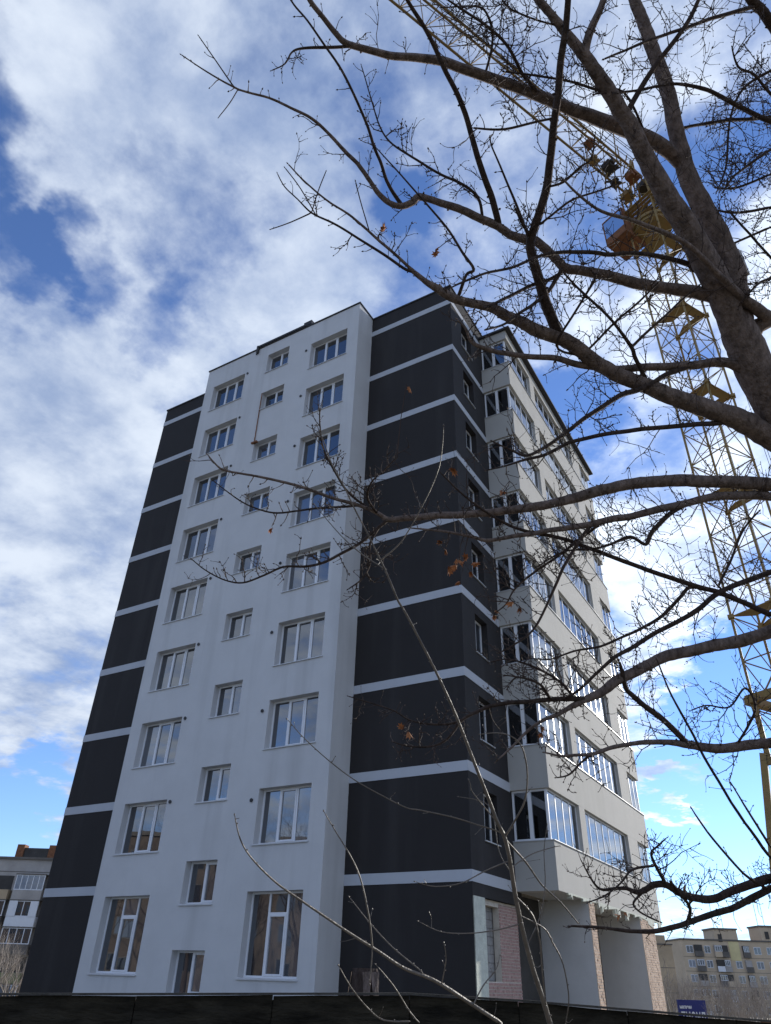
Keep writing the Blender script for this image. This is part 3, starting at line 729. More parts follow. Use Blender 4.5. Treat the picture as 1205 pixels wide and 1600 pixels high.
T('A1', '560,72,5 541,73,5 505,75,5 470,76,4 456,82,3 445,100,2.4 425,110,1.6', 4.4, parent='A', density=1.1, tw=(.06, .2))
T('A2', '1012,217,4 975,144,4 930,147,3', 4.9, parent='A')
limb('C', '1205,686,36 1179,669,36 1154,655,34 1116,642,31 1079,629,28 1042,617,26 1012,604,25 980,592,24 950,577,23 927,564,23 901,543,23 881,531,23 853,522,21 834,514,20 814,502,18 794,494,17 769,481,15 740,475,14 710,467,14 685,452,13 665,440,9 644,422,7 636,414,5 599,382,4.4 574,359,4 544,335,3.4 514,315,3 475,283,2.4 451,257,2', 4.2, density=.5, sides=12, tw=(.08, .34))
T('C2', '644,424,6 631,419,5 594,394,4.6 559,372,4 520,349,3.6 487,332,3 465,311,2.2 445,292,2 434,272,1.6', 4.1, parent='C', density=.55, tw=(.05, .2))
T('C2a', '487,332,2.6 455,347,2 424,358,1.6', 4.1, parent='C2', twigs=False)
T('C2b', '487,332,2 497,300,1.8 509,269,1.6', 4.2, parent='C2', twigs=False)
T('C2c', '495,338,2 470,295,1.8 446,263,1.6', 4.05, parent='C2', twigs=False)
T('C1a', '577,361,2 565,320,1.8 556,285,2', 4.2, parent='C', twigs=False)
T('B', '1125,466,22 1089,457,21 1054,452,19 1017,447,18 980,439,17 942,428,16 905,422,15 884,419,15 871,407,14 856,392,14 837,377,14 819,374,14 799,368,13 779,355,13 752,342,12 722,328,12 690,318,11 656,307,11 645,316,11 627,322,10 609,317,9 592,303,8 579,285,7 559,257,6.5 542,240,6 516,211,5 488,186,4.6 455,168,4 420,153,3.6 380,142,3.2 366,136,3 323,112,2.2 284,86,1.6', 4.3, density=.42, sides=10, tw=(.06, .26))
T('B1', '366,136,2.4 341,100,2 311,57,1.6', 4.3, parent='B', density=.5, tw=(.04, .1))
T('B2', '372,140,1.8 360,160,1.6 342,183,1.4', 4.3, parent='B', twigs=False)
T('B3', '627,320,7 612,296,6 602,277,5.6 594,252,5.2 584,228,5 573,193,4.6 555,153,4.2 534,110,4 505,68,3.6 480,32,3.2 459,7,3 440,-25,2.4', 4.1, parent='B', density=.45, tw=(.05, .16))
T('B4', '754,341,5 750,315,5 737,298,4.8 715,284,4.6 692,274,4.2 667,260,4 639,242,3.6 609,221,3 593,196,2.6 580,153,2.2 565,103,1.6', 4.5, parent='B', density=1.1, tw=(.06, .26))
T('M', '780,354,11 770,312,11 760,285,10.5 747,247,10 739,216,9.5 727,177,9 712,142,8.5 695,107,8 677,70,7.4 660,37,7 640,7,6.4 620,-30,5 600,-80,3', 4.0, parent='B', density=.4, tw=(.06, .24))
T('K', '880,534,18 869,516,18 857,484,18 847,454,17 837,417,16 829,384,15 834,359,14 844,330,14 855,290,13.5 860,249,13 866,199,12.5 873,137,12 878,87,11.5 883,50,11 888,0,10 892,-50,8 893,-120,6', 4.0, parent='C', density=.4, sides=9)
T('K1', '829,380,5 814,337,4.5 802,307,4 782,260,3.2 769,230,2.6 766,217,2.4', 4.2, parent='K', density=.3, tw=(.05, .14))
T('K2', '829,372,6 815,345,5 805,325,3', 4.3, parent='K', density=2, tw=(.08, .2))
T('K3', '857,292,4 880,285,4 905,262,4 925,246,3 930,210,2.4', 4.1, parent='K', density=1.2)
T('K4', '844,350,4 880,322,4 900,310,3.6 930,300,3.2 965,288,3', 4.4, parent='K', density=1.5)
T('N', '1165,580,18 1129,566,16 1079,571,14 1024,574,13 955,576,12 905,570,11 870,561,10 831,558,9 794,553,8.5 774,550,8 748,541,7 735,532,5 728,515,3.5 715,500,2.5', 4.5, density=.6, sides=9)
T('P', '1080,572,8 1044,584,9 1019,599,9 992,611,9 967,619,9 937,639,8 907,658,7.5 875,683,6.5 848,701,6 822,712,5 794,701,3.4 770,690,2.4', 4.2, parent='N', density=1.0)
T('Q', '1140,655,9 1122,661,9 1042,667,8 981,674,7.5 938,680,7 900,689,6.5 886,693,6 853,710,5.4 822,718,4.6 790,728,3 760,735,2', 4.4, parent='C', density=.9)
limb('D', '1205,758,22 1153,753,21 1102,753,20 1064,751,20 1026,752,19 989,756,18 950,763,18 919,772,17 875,784,15 831,793,14 787,798,13 752,802,12 714,804,11.5 677,806,11 640,809,10 607,812,9 590,802,7 565,791,6 532,781,5.5 499,771,5 466,760,4.6 433,751,4.2 400,743,3.8 360,737,3.4 343,731,3 325,711,1.8', 4.2, density=.62, sides=10, tw=(.06, .30))
T('D1', '605,812,6 592,823,6 565,846,5.5 532,866,5 506,879,4.6 476,885,4.2 443,886,3.8 413,899,3.4 380,910,3 350,906,2.4 320,890,2 300,874,1.6', 4.0, parent='D', density=1.1, tw=(.06, .26))
T('D3', '560,790,4 545,791,4 499,794,3.6 466,798,3.2 433,801,3 406,796,2.6 376,783,2.2 333,751,1.6', 4.3, parent='D', density=1.1, tw=(.06, .24))
T('D4', '592,824,4 578,850,4 578,880,3.4 565,905,3 545,920,2', 4.2, parent='D1', density=2.2, tw=(.06, .24))
T('D5', '590,803,5 575,780,4 580,755,3 600,735,2.4 620,715,1.6', 4.1, parent='D', density=2, tw=(.06, .22))
T('D6', '580,797,4 545,770,4 525,740,3.4 505,700,3 500,665,2.4 500,640,1.6', 4.3, parent='D', density=1.6, tw=(.06, .22))
limb('D2', '1205,776,15 1166,774,14 1115,777,13 1077,785,12 1039,794,12 989,806,11 959,811,11 924,819,10 885,826,9 860,829,8 810,837,7 764,844,6 739,838,5 702,831,4 664,827,3 640,825,2', 4.4, density=.9)
T('D2a', '924,819,6 907,844,6 882,882,5.5 869,914,5 855,944,4.4 837,979,4 815,1000,3 780,1020,2', 4.3, parent='D2', density=.8)
T('D2b', '1077,785,8 1050,800,8 1020,830,8 1010,850,6 985,838,5 955,850,4.6 925,858,4 880,862,3 840,885,2.4', 4.6, parent='D2', density=1.8)
T('D2c', '940,816,5 910,840,5 870,870,4.4 840,890,4 805,920,3 790,945,2.4 770,960,1.6', 4.6, parent='D2', density=1.5)
limb('RR', '1205,960,9 1162,942,8.5 1123,926,8 1084,915,8 1031,897,7.5 979,879,7 926,858,6.5 884,843,6 822,829,5.4 790,818,4.6 745,790,3.6 715,765,3 690,740,2', 4.5, density=.55)
limb('SS', '1205,894,9 1162,909,8.5 1123,927,8 1089,953,8 1057,972,7.5 1018,993,7 987,1012,6.6 960,1028,6 934,1050,5 900,1082,4.2 870,1095,3', 4.6, density=1.0)
T('SS2', '1123,927,6 1081,917,6 1063,932,6 1034,962,5.6 1005,980,5 973,995,4.4 939,1010,4 900,1016,3.4 860,1030,2.6 830,1028,2', 4.8, parent='SS', density=1.1)
T('SS3', '1123,915,4 1140,880,4 1160,830,3.6 1185,800,3', 5.2, parent='RR', density=.8)
limb('E', '1205,986,21 1162,1000,20 1123,1008,19 1084,1016,18 1044,1025,17.5 1018,1036,17 992,1049,16.5 966,1063,16 939,1082,14 915,1093,12 890,1105,8 870,1117,6.6 847,1126,5.6 825,1142,4.6 800,1167,3.4 775,1190,2', 4.5, density=.8, sides=10, tw=(.06, .32))
T('E1', '930,1088,9 917,1092,9 875,1092,8 825,1096,7.4 789,1099,7 764,1104,6.4 750,1110,6 722,1125,5 699,1154,4 674,1166,3.2 640,1166,2.4 614,1159,1.6', 4.3, parent='E', density=1.3, tw=(.06, .26))
T('E2', '722,1125,4 700,1130,4 670,1131,3.2 640,1125,2.6 610,1108,2 545,1088,1.6', 4.2, parent='E1', density=1.4, tw=(.05, .22))
T('E3', '900,1098,5 880,1070,5 850,1050,4 815,1035,3.4 790,1030,2.4 765,1035,1.8', 4.7, parent='E', density=2.2, tw=(.08, .28))
T('E4', '860,1093,5 845,1070,4 820,1060,3 790,1055,2', 4.4, parent='E1', density=2.4, tw=(.08, .26))
limb('F', '1205,1161,16 1175,1163,15.5 1136,1168,15 1105,1168,14 1073,1163,12 1044,1160,9 1013,1159,8 987,1162,7 958,1168,6.4 926,1178,5.6 900,1180,4.8 875,1181,4 852,1176,2.4', 4.6, density=.8, sides=9)
T('F1', '1080,1166,10 1073,1162,10 1057,1145,10 1036,1124,9.5 1010,1105,9 990,1088,8.6 979,1077,8 973,1055,7 968,1035,4', 4.7, parent='F', density=1.2)
T('F2', '1150,1165,4 1180,1110,4 1165,1075,3.4 1140,1105,3 1105,1102,2.6 1080,1110,2', 4.9, parent='F', density=1.2)
T('F3', '926,1178,4 910,1190,3.6 890,1210,3 870,1215,2', 4.6, parent='F', density=2.2, tw=(.06, .22))
limb('G', '1205,1372,14 1167,1383,13 1139,1395,12 1116,1404,12 1091,1404,11.5 1066,1397,11 1041,1383,10.5 1021,1383,10 1010,1389,9 995,1394,7 979,1388,6 959,1389,5 939,1390,4 925,1375,3 908,1344,1.6', 4.6, density=1.2, sides=9, tw=(.06, .28))
limb('G2', '1205,1388,10 1175,1403,10 1147,1418,9.5 1114,1428,9 1083,1439,8.6 1055,1448,8 1021,1455,7 990,1455,6 956,1452,5 928,1449,4.4 892,1447,3', 4.8, density=.45, sides=8)
T('G3', '1041,1383,6 1036,1374,6 1024,1352,5 1018,1333,4 1028,1322,3 1041,1310,2', 4.7, parent='G', density=1.0)
T('G4', '1074,1440,6 1078,1418,5 1066,1400,5 1050,1380,4', 4.75, parent='G2', density=1.0)
T('G5', '1021,1353,4 1000,1356,4 985,1362,3.6 970,1380,3 945,1400,2.6 920,1410,2', 4.6, parent='G3', density=1.8, tw=(.06, .24))
T('G6', '1010,1389,4 990,1410,3.6 1000,1425,3 1030,1440,2.6', 4.7, parent='G', density=1.6, tw=(.06, .22))
limb('W1', '1205,1341,5 1164,1285,4.6 1114,1206,4.2 1084,1150,4 1050,1087,3.2 1026,1030,2', 4.2, density=.16, tw=(.03, .07), start=.3)
limb('W2', '1205,1392,4.4 1161,1364,4 1105,1299,3.4 1080,1262,2', 4.3, density=.16, tw=(.03, .07), start=.3)
limb('W3', '1205,1324,4 1176,1279,3.6 1142,1223,2', 4.2, density=.16, tw=(.03, .07), start=.3)
# branches crossing on the right
limb('X0', '1205,500,22 1165,469,16 1123,430,11 1080,386,8.6 1035,362,7.6 990,345,6.6 940,330,5 905,305,4 880,280,3', 4.2, density=.6)
limb('X1', '1077,413,9 1042,403,8 1001,396,7.4 951,398,7 921,394,6.6 872,395,6 839,402,5 800,418,4.4 760,427,4 722,441,3.4 700,452,2', 4.1, dz=.1, density=.7)
T('X2', '879,420,7 870,435,7 857,456,6.4 834,474,5.6 809,491,5 789,506,4 760,515,3', 4.1, parent='B', density=1.2)
T('X3', '879,425,6 856,438,6 832,446,6 800,461,5.6 764,479,5', 4.35, parent='B', density=.6)
T('X4', '717,461,6 728,430,5 740,421,5 722,394,4.4 697,354,3.8 665,317,3.2 624,271,2.6 589,232,1.8', 4.3, parent='C', density=.5, tw=(.05, .18))
T('X5', '1010,597,9 1000,575,7 992,558,7 987,542,6.6 965,512,5 942,485,4.6 905,452,4 880,425,3', 4.4, parent='C', density=.8)
T('X6', '987,542,5 1010,520,4.6 1035,498,4 1064,470,3.6 1090,448,3', 4.6, parent='X5', density=.8)
T('X7', '905,560,4 935,530,4 965,500,4 1000,470,3.6 1030,440,3', 4.5, parent='C', density=1.0)
T('X8', '905,555,4 870,540,4 910,470,4 930,435,4 926,425,4', 4.4, parent='C', density=.8)
T('Y1', '1070,199,5 1104,193,5.4 1141,188,6 1179,185,6 1240,180,5', 5.6, parent='S2', density=1.2)
T('Z', '984,170,9 987,162,9 1004,132,8.4 1034,90,8 1059,57,7.4 1079,27,7 1092,0,6.4 1115,-60,5', 4.9, parent='S1', density=.6)
T('K5', '760,110,4 770,60,4 760,20,3.6 740,10,3 690,12,2', 4.3, parent='A', density=1.5)
T('K6', '850,155,6 820,120,5.6 795,75,5 765,45,4.6 730,20,4 700,0,3', 4.2, parent='A', density=1.6)
T('K7', '870,40,3 835,30,3 800,15,3 785,0,3', 4.6, parent='S1', density=1.6)
T('K8', '866,185,4 840,190,4 790,202,4 740,200,3', 4.2, parent='K', density=.8)
T('K9', '960,150,5 900,130,4 850,120,3.6 790,112,3', 4.7, parent='S1', density=1.8)
TREE1 = set(BR)
# ---- a second tree whose limbs reach in from beside it
t2 = at(1560, 700, 5.4); T2B = Vector((t2.x+.1, t2.y+.05, 0))
tree2 = thing('bare_tree', 'second bare tree whose thin twigs reach in beside the thick forked trunk', 'tree', T2B)
P2 = [T2B, T2B+Vector((0, 0, .4)), T2B+Vector((-.03, -.02, 2.)), T2B+Vector((-.1, -.05, 4.5)), T2B+Vector((-.08, -.1, 6.5)), T2B+Vector((-.15, -.1, 8.5)), T2B+Vector((-.1, -.1, 10.5))]
sm = smooth_path([(*q, r) for q, r in zip(P2, [.24, .17, .15, .13, .10, .06, .015])], 6); T2P = [Vector(q[:3]) for q in sm]
MB().tube([q-T2B for q in T2P], [q[3] for q in sm], 14, True, .04, rng).build('trunk', 'bark', tree2, True)
def limb2(name, s, d1, **k):
    p0 = at(*parse(s)[0][:2], 5.2); q = min(T2P, key=lambda q: abs(q.z-(p0.z-.35)))
    return branch(tree2, T2B, name, s, d1=d1, d0=5.2, ext=q, **k)
limb2('Y2', '1240,205,9 1205,190,8 1166,172,7.4 1129,152,6.6 1099,139,6 1067,132,5 1049,131,4.6 1017,137,4 975,144,3.4 930,147,2', 4.7, density=.7)
limb2('Y3', '1225,62,18 1205,36,16 1191,17,15 1174,0,14 1150,-40,12', 5.0, density=.2)
limb2('R1', '1240,185,5 1205,147,4.6 1179,117,4 1154,104,3.4 1144,75,2', 4.7, density=1.6)
limb2('R2', '1240,215,5 1205,233,4.4 1166,261,4 1145,278,3.4 1130,300,2', 4.8, density=1.8)
limb2('R3', '1205,272,4 1153,293,3.4 1120,294,2', 5.1, density=1.8)
limb2('R4', '1205,324,4.4 1156,332,4 1123,329,3', 5.2, density=1.6)
limb2('R5', '1205,403,4 1150,342,3.4 1141,332,3', 4.9, density=.6)
limb2('R6', '1205,355,4 1143,382,3.4 1118,400,3', 5.3, density=.6)
limb2('R7', '1230,430,5 1190,440,4 1160,470,3', 4.8, density=2)
limb2('R8', '1205,110,5 1160,140,4 1140,190,3.4 1135,260,3 1120,300,2', 5.2, density=1.6)
branch(tree2, T2B, 'Y4', '1188,10,8 1179,11,7 1141,21,6.6 1104,32,6 1064,46,5.4 1024,60,5 980,77,4 945,92,3', d1=4.6, parent='Y3', density=.8)
# a few dried leaves still hanging
def leaf_mesh():
    m = MB(); pts = [(0, 0), (.012, .012), (.038, .008), (.028, .026), (.05, .045), (.026, .045), (.02, .07), (0, .055), (-.02, .072), (-.024, .044), (-.05, .04), (-.028, .024), (-.036, .006), (-.012, .012)]
    vs = [(x, y, .35*abs(x)+.25*y*y/.07) for x, y in pts]; vs += [(0, .03, -.004)]
    m.add(vs, [(len(pts), i, (i+1) % len(pts)) for i in range(len(pts))]); return m.mesh('leaf', 'dry_leaf')
LM = leaf_mesh(); rng = random.Random(9)
for (u, v, d, nleaf) in ((718, 873, 4.3, 6), (725, 880, 4.35, 5), (597, 360, 4.25, 2), (680, 392, 4.3, 3), (635, 601, 4.3, 1), (850, 1128, 4.5, 2), (1070, 1380, 4.6, 2), (966, 1424, 4.7, 2), (787, 765, 4.4, 2), (805, 940, 4.4, 2), (770, 955, 4.4, 2), (700, 850, 4.3, 2), (631, 1138, 4.3, 2), (425, 822, 4.2, 1), (710, 730, 4.3, 2)):
    near = min((q for nm, (P_, _) in BR.items() if nm in TREE1 for q in P_), key=lambda q: (w2px(q)[0]-u)**2+(w2px(q)[1]-v)**2); d = w2px(near)[2]
    tb = MB(); hub = at(u, v, d); mid = near.lerp(hub, .5)+Vector((rng.gauss(0, .01), rng.gauss(0, .01), .015))
    tb.tube([near-TB, mid-TB, hub-TB], [.0035, .0028, .002], 4)
    for q in range(nleaf):
        o = link('leaf', LM, tree); sp = 12 if nleaf > 3 else 5
        tip = at(u+rng.gauss(0, sp), v+abs(rng.gauss(0, sp)), d+rng.gauss(0, .03)); tb.tube([hub-TB, hub.lerp(tip, .5)-TB+Vector((0, 0, .008)), tip-TB], [.0016, .0013, .0011], 3)
        o.location = tip-TB; o.rotation_euler = (R(180)+rng.gauss(0, .7), rng.gauss(0, .7), rng.uniform(0, 6)); s_ = rng.uniform(.45, .8); o.scale = (s_*rng.uniform(.5, .9), s_, s_*rng.uniform(1.5, 2.6))
    tb.build('leaf_stalk', 'twig_bark', tree)

# ------------------------------------------------------------------ young sapling close by
SD = 2.8
sp = at(862, 1600, SD); SB = Vector((sp.x+.02, sp.y+.05, 0))
sap = thing('sapling', 'slim young sapling with sunlit pale stems rising over the fence', 'sapling', SB)
def thin(s, k): return ' '.join('%g,%g,%g' % (a, b, c*k) for a, b, c in parse(s))
def sb(name, s, d1=None, parent=None, d0=None, ext=None, **k):
    s = thin(s, .68)
    k.setdefault('density', .5); k.setdefault('tw', (.02, .09)); k.setdefault('r0', .0016)
    return branch(sap, SB, name, s, d1=d1, d0=d0, parent=parent, m='sapling_bark', tm='sapling_bark', ext=ext, lvl=k.pop('lvl', 1), **k)
sb('s0', '860,1600,13 847,1558,12 833,1515,11.5 819,1459,11 807,1409,10.5 798,1347,10 788,1307,9.6 778,1285,8.4 762,1245,8 746,1203,7.6 724,1147,7 704,1099,6.6 682,1052,6 659,1005,5.6 634,957,5.2 622,938,5 605,897,4.6 593,872,4.2 572,829,3.8 555,797,3.4 539,763,3 519,726,2.6 506,690,2.2 496,666,1.6', 2.5, d0=SD, ext=SB+Vector((0, 0, .0)), density=.35)
sb('s1', '790,1306,5 805,1282,4.6 819,1254,4.4 824,1220,4 822,1190,3.8 813,1163,3.4 796,1149,2.8 776,1145,2.2 752,1147,1.6', 2.6, 's0', density=.3)
sb('s2', '596,874,3.6 622,852,3.2 640,827,3 659,792,2.8 674,762,2.4 687,727,2.2 692,690,2 693,667,1.6', 2.4, 's0', density=.3)
sb('s3', '604,893,3.4 598,887,3.2 566,866,3 532,836,2.4 492,789,1.6', 2.7, 's0', density=.3)
sb('s4', '788,1306,4.4 779,1299,4 746,1288,3.6 706,1276,3.4 658,1266,3.2 635,1262,3 597,1243,2.8 553,1218,2.6 510,1185,2.4 472,1150,2 450,1125,1.4', 2.5, 's0', density=.4)
sb('s5', '790,1312,5 819,1344,4.6 847,1383,4 875,1409,3.6 903,1442,2.6', 3.1, 's0', density=.5)
sb('s6', '805,1400,4 833,1431,4 844,1473,3.8 847,1515,3.4 853,1570,3', 2.75, 's0', density=.3)
sb('s7', '812,1430,3.6 850,1450,3.4 864,1473,3.4 880,1507,3.2 889,1558,3 884,1598,2.6', 2.9, 's0', density=.3)
sb('s8', '778,1286,3 740,1240,2.6 735,1225,2 733,1220,1.5', 2.7, 's0', density=.3)
sb('s9', '797,1345,3.4 760,1360,3 720,1380,2.6 680,1385,2.2 650,1378,1.6', 2.6, 's0', density=.4)
sb('s10', '817,1442,3.2 780,1452,3 735,1458,2.4 690,1456,2 655,1440,1.5', 2.6, 's0', density=.4)
sb('s11', '800,1365,3 780,1330,2.4 765,1260,2 718,1245,1.5', 2.9, 's0', density=.3)
sb('s12', '800,1355,3 830,1335,2.6 860,1325,2.2 874,1322,1.6', 2.9, 's0', density=.3)
sb('s13', '824,1478,3 845,1430,2.6 852,1380,2.4 850,1330,2 855,1290,1.6', 2.9, 's0', density=.4)
# bright shoot springing from the same root
SB2 = at(800, 1640, 2.6); SB2.z = 0
sho = thing('sapling', 'single pale shoot arching low across the dark fence and ground floor', 'sapling', SB2)
def sh(name, s, d1=None, parent=None, d0=None, ext=None, **k):
    s = thin(s, .8)
    k.setdefault('density', .4); k.setdefault('tw', (.02, .07)); k.setdefault('r0', .0015)
    return branch(sho, SB2, name, s, d1=d1, d0=d0, parent=parent, m='sapling_bark', tm='sapling_bark', ext=ext, **k)
sh('h0', '782,1598,8 739,1570,7.6 700,1544,7.4 669,1527,7 626,1510,6.4 582,1481,5.6 524,1443,5 472,1408,4.4 431,1379,4 394,1342,3.4 376,1312,3 367,1275,2', 2.2, d0=2.6, ext=SB2, density=.2)
sh('h1', '582,1481,3.6 578,1440,3.4 565,1379,3 550,1342,2.8 524,1298,2.2 507,1269,1.6', 2.3, 'h0', density=.2)
sh('h2', '660,1520,3 652,1512,3 611,1478,2.6 576,1440,2.2 547,1403,1.6', 2.6, 'h0', density=.3)
sh('h3', '740,1570,3 755,1540,2.6 775,1515,2.2 781,1495,1.5', 2.7, 'h0', density=.4)
sh('h4', '690,1538,2.4 697,1500,2 694,1475,1.6', 2.5, 'h0', density=.2)
sh('h5', '640,1596,3 600,1594,3 575,1575,2.8 550,1545,2.4 530,1510,1.6', 2.4, d0=2.5, density=.2)
sh('h6', '655,1598,3 640,1580,2.8 615,1540,2.4 588,1508,1.6', 2.5, d0=2.55, density=.2)
sh('h7', '582,1481,2.6 580,1510,2.4 578,1535,2', 2.4, 'h0', density=.2)

# ------------------------------------------------------------------ generic bare tree / shrub
def grow(mb_t, mb_c, p, t, ln, r, lvl, rng, spread=.6, up=.15, sides=5, fine=3):
    n = 4; path = twig_path(p, t, ln, rng, n, up, .16)
    rad = [r*(1-.45*i/n) for i in range(n+1)]
    (mb_t if lvl >= fine else mb_c).tube(path, rad, sides if lvl >= fine else 3, False)
    if lvl == 0: return
    k = rng.choice((3, 4)) if lvl > 1 else rng.choice((3, 4, 5))
    for i in range(k):
        f = rng.uniform(.35, 1.) if i else 1.; idx = min(int(f*n), n-1); q = path[idx].lerp(path[idx+1], f*n-idx)
        tt = (path[idx+1]-path[idx]).normalized(); ax = tt.orthogonal(); ax.rotate(Matrix.Rotation(rng.uniform(0, 6.28), 3, tt))
        grow(mb_t, mb_c, q, tt+ax*rng.uniform(.4, 1.1)*spread, ln*rng.uniform(.55, .78), rad[idx]*rng.uniform(.5, .68), lvl-1, rng, spread, up, max(sides-1, 3), fine)
def bare_plant(name, label, cat, loc, h, rng, levels=4, stems=1, spread=.7, rt=.02, m='shrub_bark', group=None):
    o = thing(name, label, cat, loc, 0, group); a, c = MB(), MB()
    for s in range(stems):
        d_ = Vector((rng.gauss(0, .25), rng.gauss(0, .25), 1)) if stems > 1 else Vector((0, 0, 1))
        grow(a, c, Vector((rng.gauss(0, .3), rng.gauss(0, .3), -.1)) if stems > 1 else Vector((0, 0, -.1)), d_, h*.42, h*rt, levels, rng, spread, fine=levels-1)
    a.build('trunk', m, o, True); c.build('crown', m, o, kind='stuff'); return o
def gz(x, y):
    d = math.hypot(x-8, y+10); return 0. if d < 45 else -min((d-45)*.02, 3.0)-.3

# ------------------------------------------------------------------ far buildings
class Far:
    """facade facing the camera: positions are read on its own vertical plane"""
    def __init__(s, name, label, d_px, dist, turn=0., cat='building'):
        n = Vector((_fw.x, _fw.y, 0)).normalized(); n.rotate(Matrix.Rotation(turn, 3, 'Z')); s.n = n; s.u = Vector((n.y, -n.x, 0))
        D_ = ray(*d_px); s.o = CAM+D_*(dist/Vector((D_.x, D_.y, 0)).length); s.o.z = gz(s.o.x, s.o.y)
        s.root = thing(name, label, cat, s.o, math.atan2(s.u.y, s.u.x))
    def px(s, u, v):
        D_ = ray(u, v); t = (s.o-CAM).dot(s.n)/D_.dot(s.n); p = CAM+D_*t-s.o; return p.dot(s.u), p.z
    def box(s, name, m, x0, x1, y0, y1, z0, z1, parent=None):
        return MB().box(x0, x1, y0, y1, z0, z1).build(name, m, parent or s.root)
    def win(s, x, z, w, h, proud=.0, m='far_glass', cols=2, parent=None):
        mb = MB(); t = .09; y = -.03-proud
        mb.box(x, x+w, y, y+.1, z, z+t); mb.box(x, x+w, y, y+.1, z+h-t, z+h); mb.box(x, x+t, y, y+.1, z+t, z+h-t); mb.box(x+w-t, x+w, y, y+.1, z+t, z+h-t)
        for i in range(1, cols): mb.box(x+w*i/cols-t/2, x+w*i/cols+t/2, y, y+.1, z+t, z+h-t)
        o = mb.build('window', 'far_white', s.root)
        MB().box(x+t*.5, x+w-t*.5, y+.012, y+.06, z+t*.5, z+h-t*.5).build('pane', m, o)
# ---- grey panel block on the left
fb = Far('panel_apartment_block', 'grey five storey panel block with patched glazed balconies and brick roof box', (40, 1500), 104)
xl, zt = fb.px(-260, 1350); xr, _ = fb.px(150, 1340); _, zt = fb.px(40, 1343)
fb.box('wall', 'panel_grey', xl, xr, 0, 12, -3, zt)
fb.box('roof', 'far_joint', xl-.2, xr+.2, -.25, 12.2, zt, zt+.25)
x0, z0 = fb.px(24, 1339); x1, z1 = fb.px(79, 1324)
rb = MB(); rb.box(x0, x1, 1, 6, zt+.25, z1); fb_r = rb.build('roof_house', 'far_dark', fb.root)
for xx in (x0, x1): MB().box(xx-.45, xx+.45, .8, 2, zt+.25, z1+.35).build('chimney', 'crane_rust', fb_r)
MB().bar((x1-.3, 3, zt), (x1+.2, 3, zt+5.5), .05, 4).build('antenna', 'cable', fb.root)
for k in range(6):
    ztop = zt-1.9-k*2.72
    if ztop < -1: break
    fb.box('joint', 'far_joint', xl, xr, -.02, .1, ztop+.52, ztop+.60)
    rr = random.Random(60+k)
    for c in range(-9, 6):
        xa, _ = fb.px(33, 1368); xa += c*3.95; xb = xa+3.4
        if xb > xr-.2 or xa < xl+.2: continue
        pm = ['panel_grey', 'far_joint', 'panel_grey', 'panel_tan', 'far_green'][(k*3+c*2) % 5]
        if c == 0 and k == 1: pm = 'far_white'
        if c == -1 and k == 2: pm = 'far_green'
        bal = fb.box('balcony', pm, xa, xb, -1.1, -.02, ztop-2.45, ztop-1.45)
        if (k+c) % 4 != 3:
            fb.win(xa, ztop-1.44, 3.4, 1.6, 1.02, 'far_glass', 5 if k == 0 else rr.choice((3, 4, 5)))
            fb.box('roof', 'far_joint', xa-.1, xb+.1, -1.15, -.02, ztop+.17, ztop+.27, bal)
            if pm == 'far_white':
                fb.box('panel', 'far_white', xa, xa+1.0, -1.14, -1.11, ztop-1.44, ztop+.15, bal); fb.box('panel', 'far_white', xa+2.5, xb, -1.14, -1.11, ztop-1.44, ztop+.15, bal)
        else: fb.box('recess', 'far_dark', xa+.2, xb-.2, -.06, -.01, ztop-1.4, ztop+.1, bal)  # flat dark slab paints the shade of an open balcony
# ---- ochre panel block on the right
fr = Far('panel_apartment_block', 'long ochre panel block with dark recessed balconies and rooftop stair boxes', (1130, 1530), 205, 0.0)
xl, _ = fr.px(1064, 1470); xr, _ = fr.px(1330, 1470); _, zt = fr.px(1090, 1469)
fr.box('wall', 'panel_ochre', xl, xr, 0, 12, -5, zt)
fr.box('roof', 'far_joint', xl-.2, xr+.2, -.2, 12.2, zt, zt+.3)
for (ua, ub, v) in ((1116, 1152, 1453), (1189, 1215, 1449)):
    x0, _ = fr.px(ua, v+10); x1, _ = fr.px(ub, v+10); _, z1 = fr.px((ua+ub)/2, v)
    hb = fr.box('roof_house', 'panel_ochre', x0, x1, -.1, 6, zt+.3, z1); fr.box('roof', 'far_joint', x0-.2, x1+.2, -.3, 6.2, z1, z1+.35, hb)
    fr.box('opening', 'far_dark', x0+.8, x0+1.7, -.16, -.09, z1-2.4, z1-.9, hb)  # dark slab on the wall paints the shade inside an opening
    for q in (.3, .7): MB().bar((x0+(x1-x0)*q, 3, z1), (x0+(x1-x0)*q, 3, z1+6), .06, 4).build('antenna', 'cable', fr.root)
x0, _ = fr.px(1141, 1490); x1, _ = fr.px(1157, 1490); zq = fr.px(1150, 1493)[1]
fr.box('panel', 'panel_yellow', x0, x1, -.08, .02, zq-1.0, zt-.1)
FL = 2.8
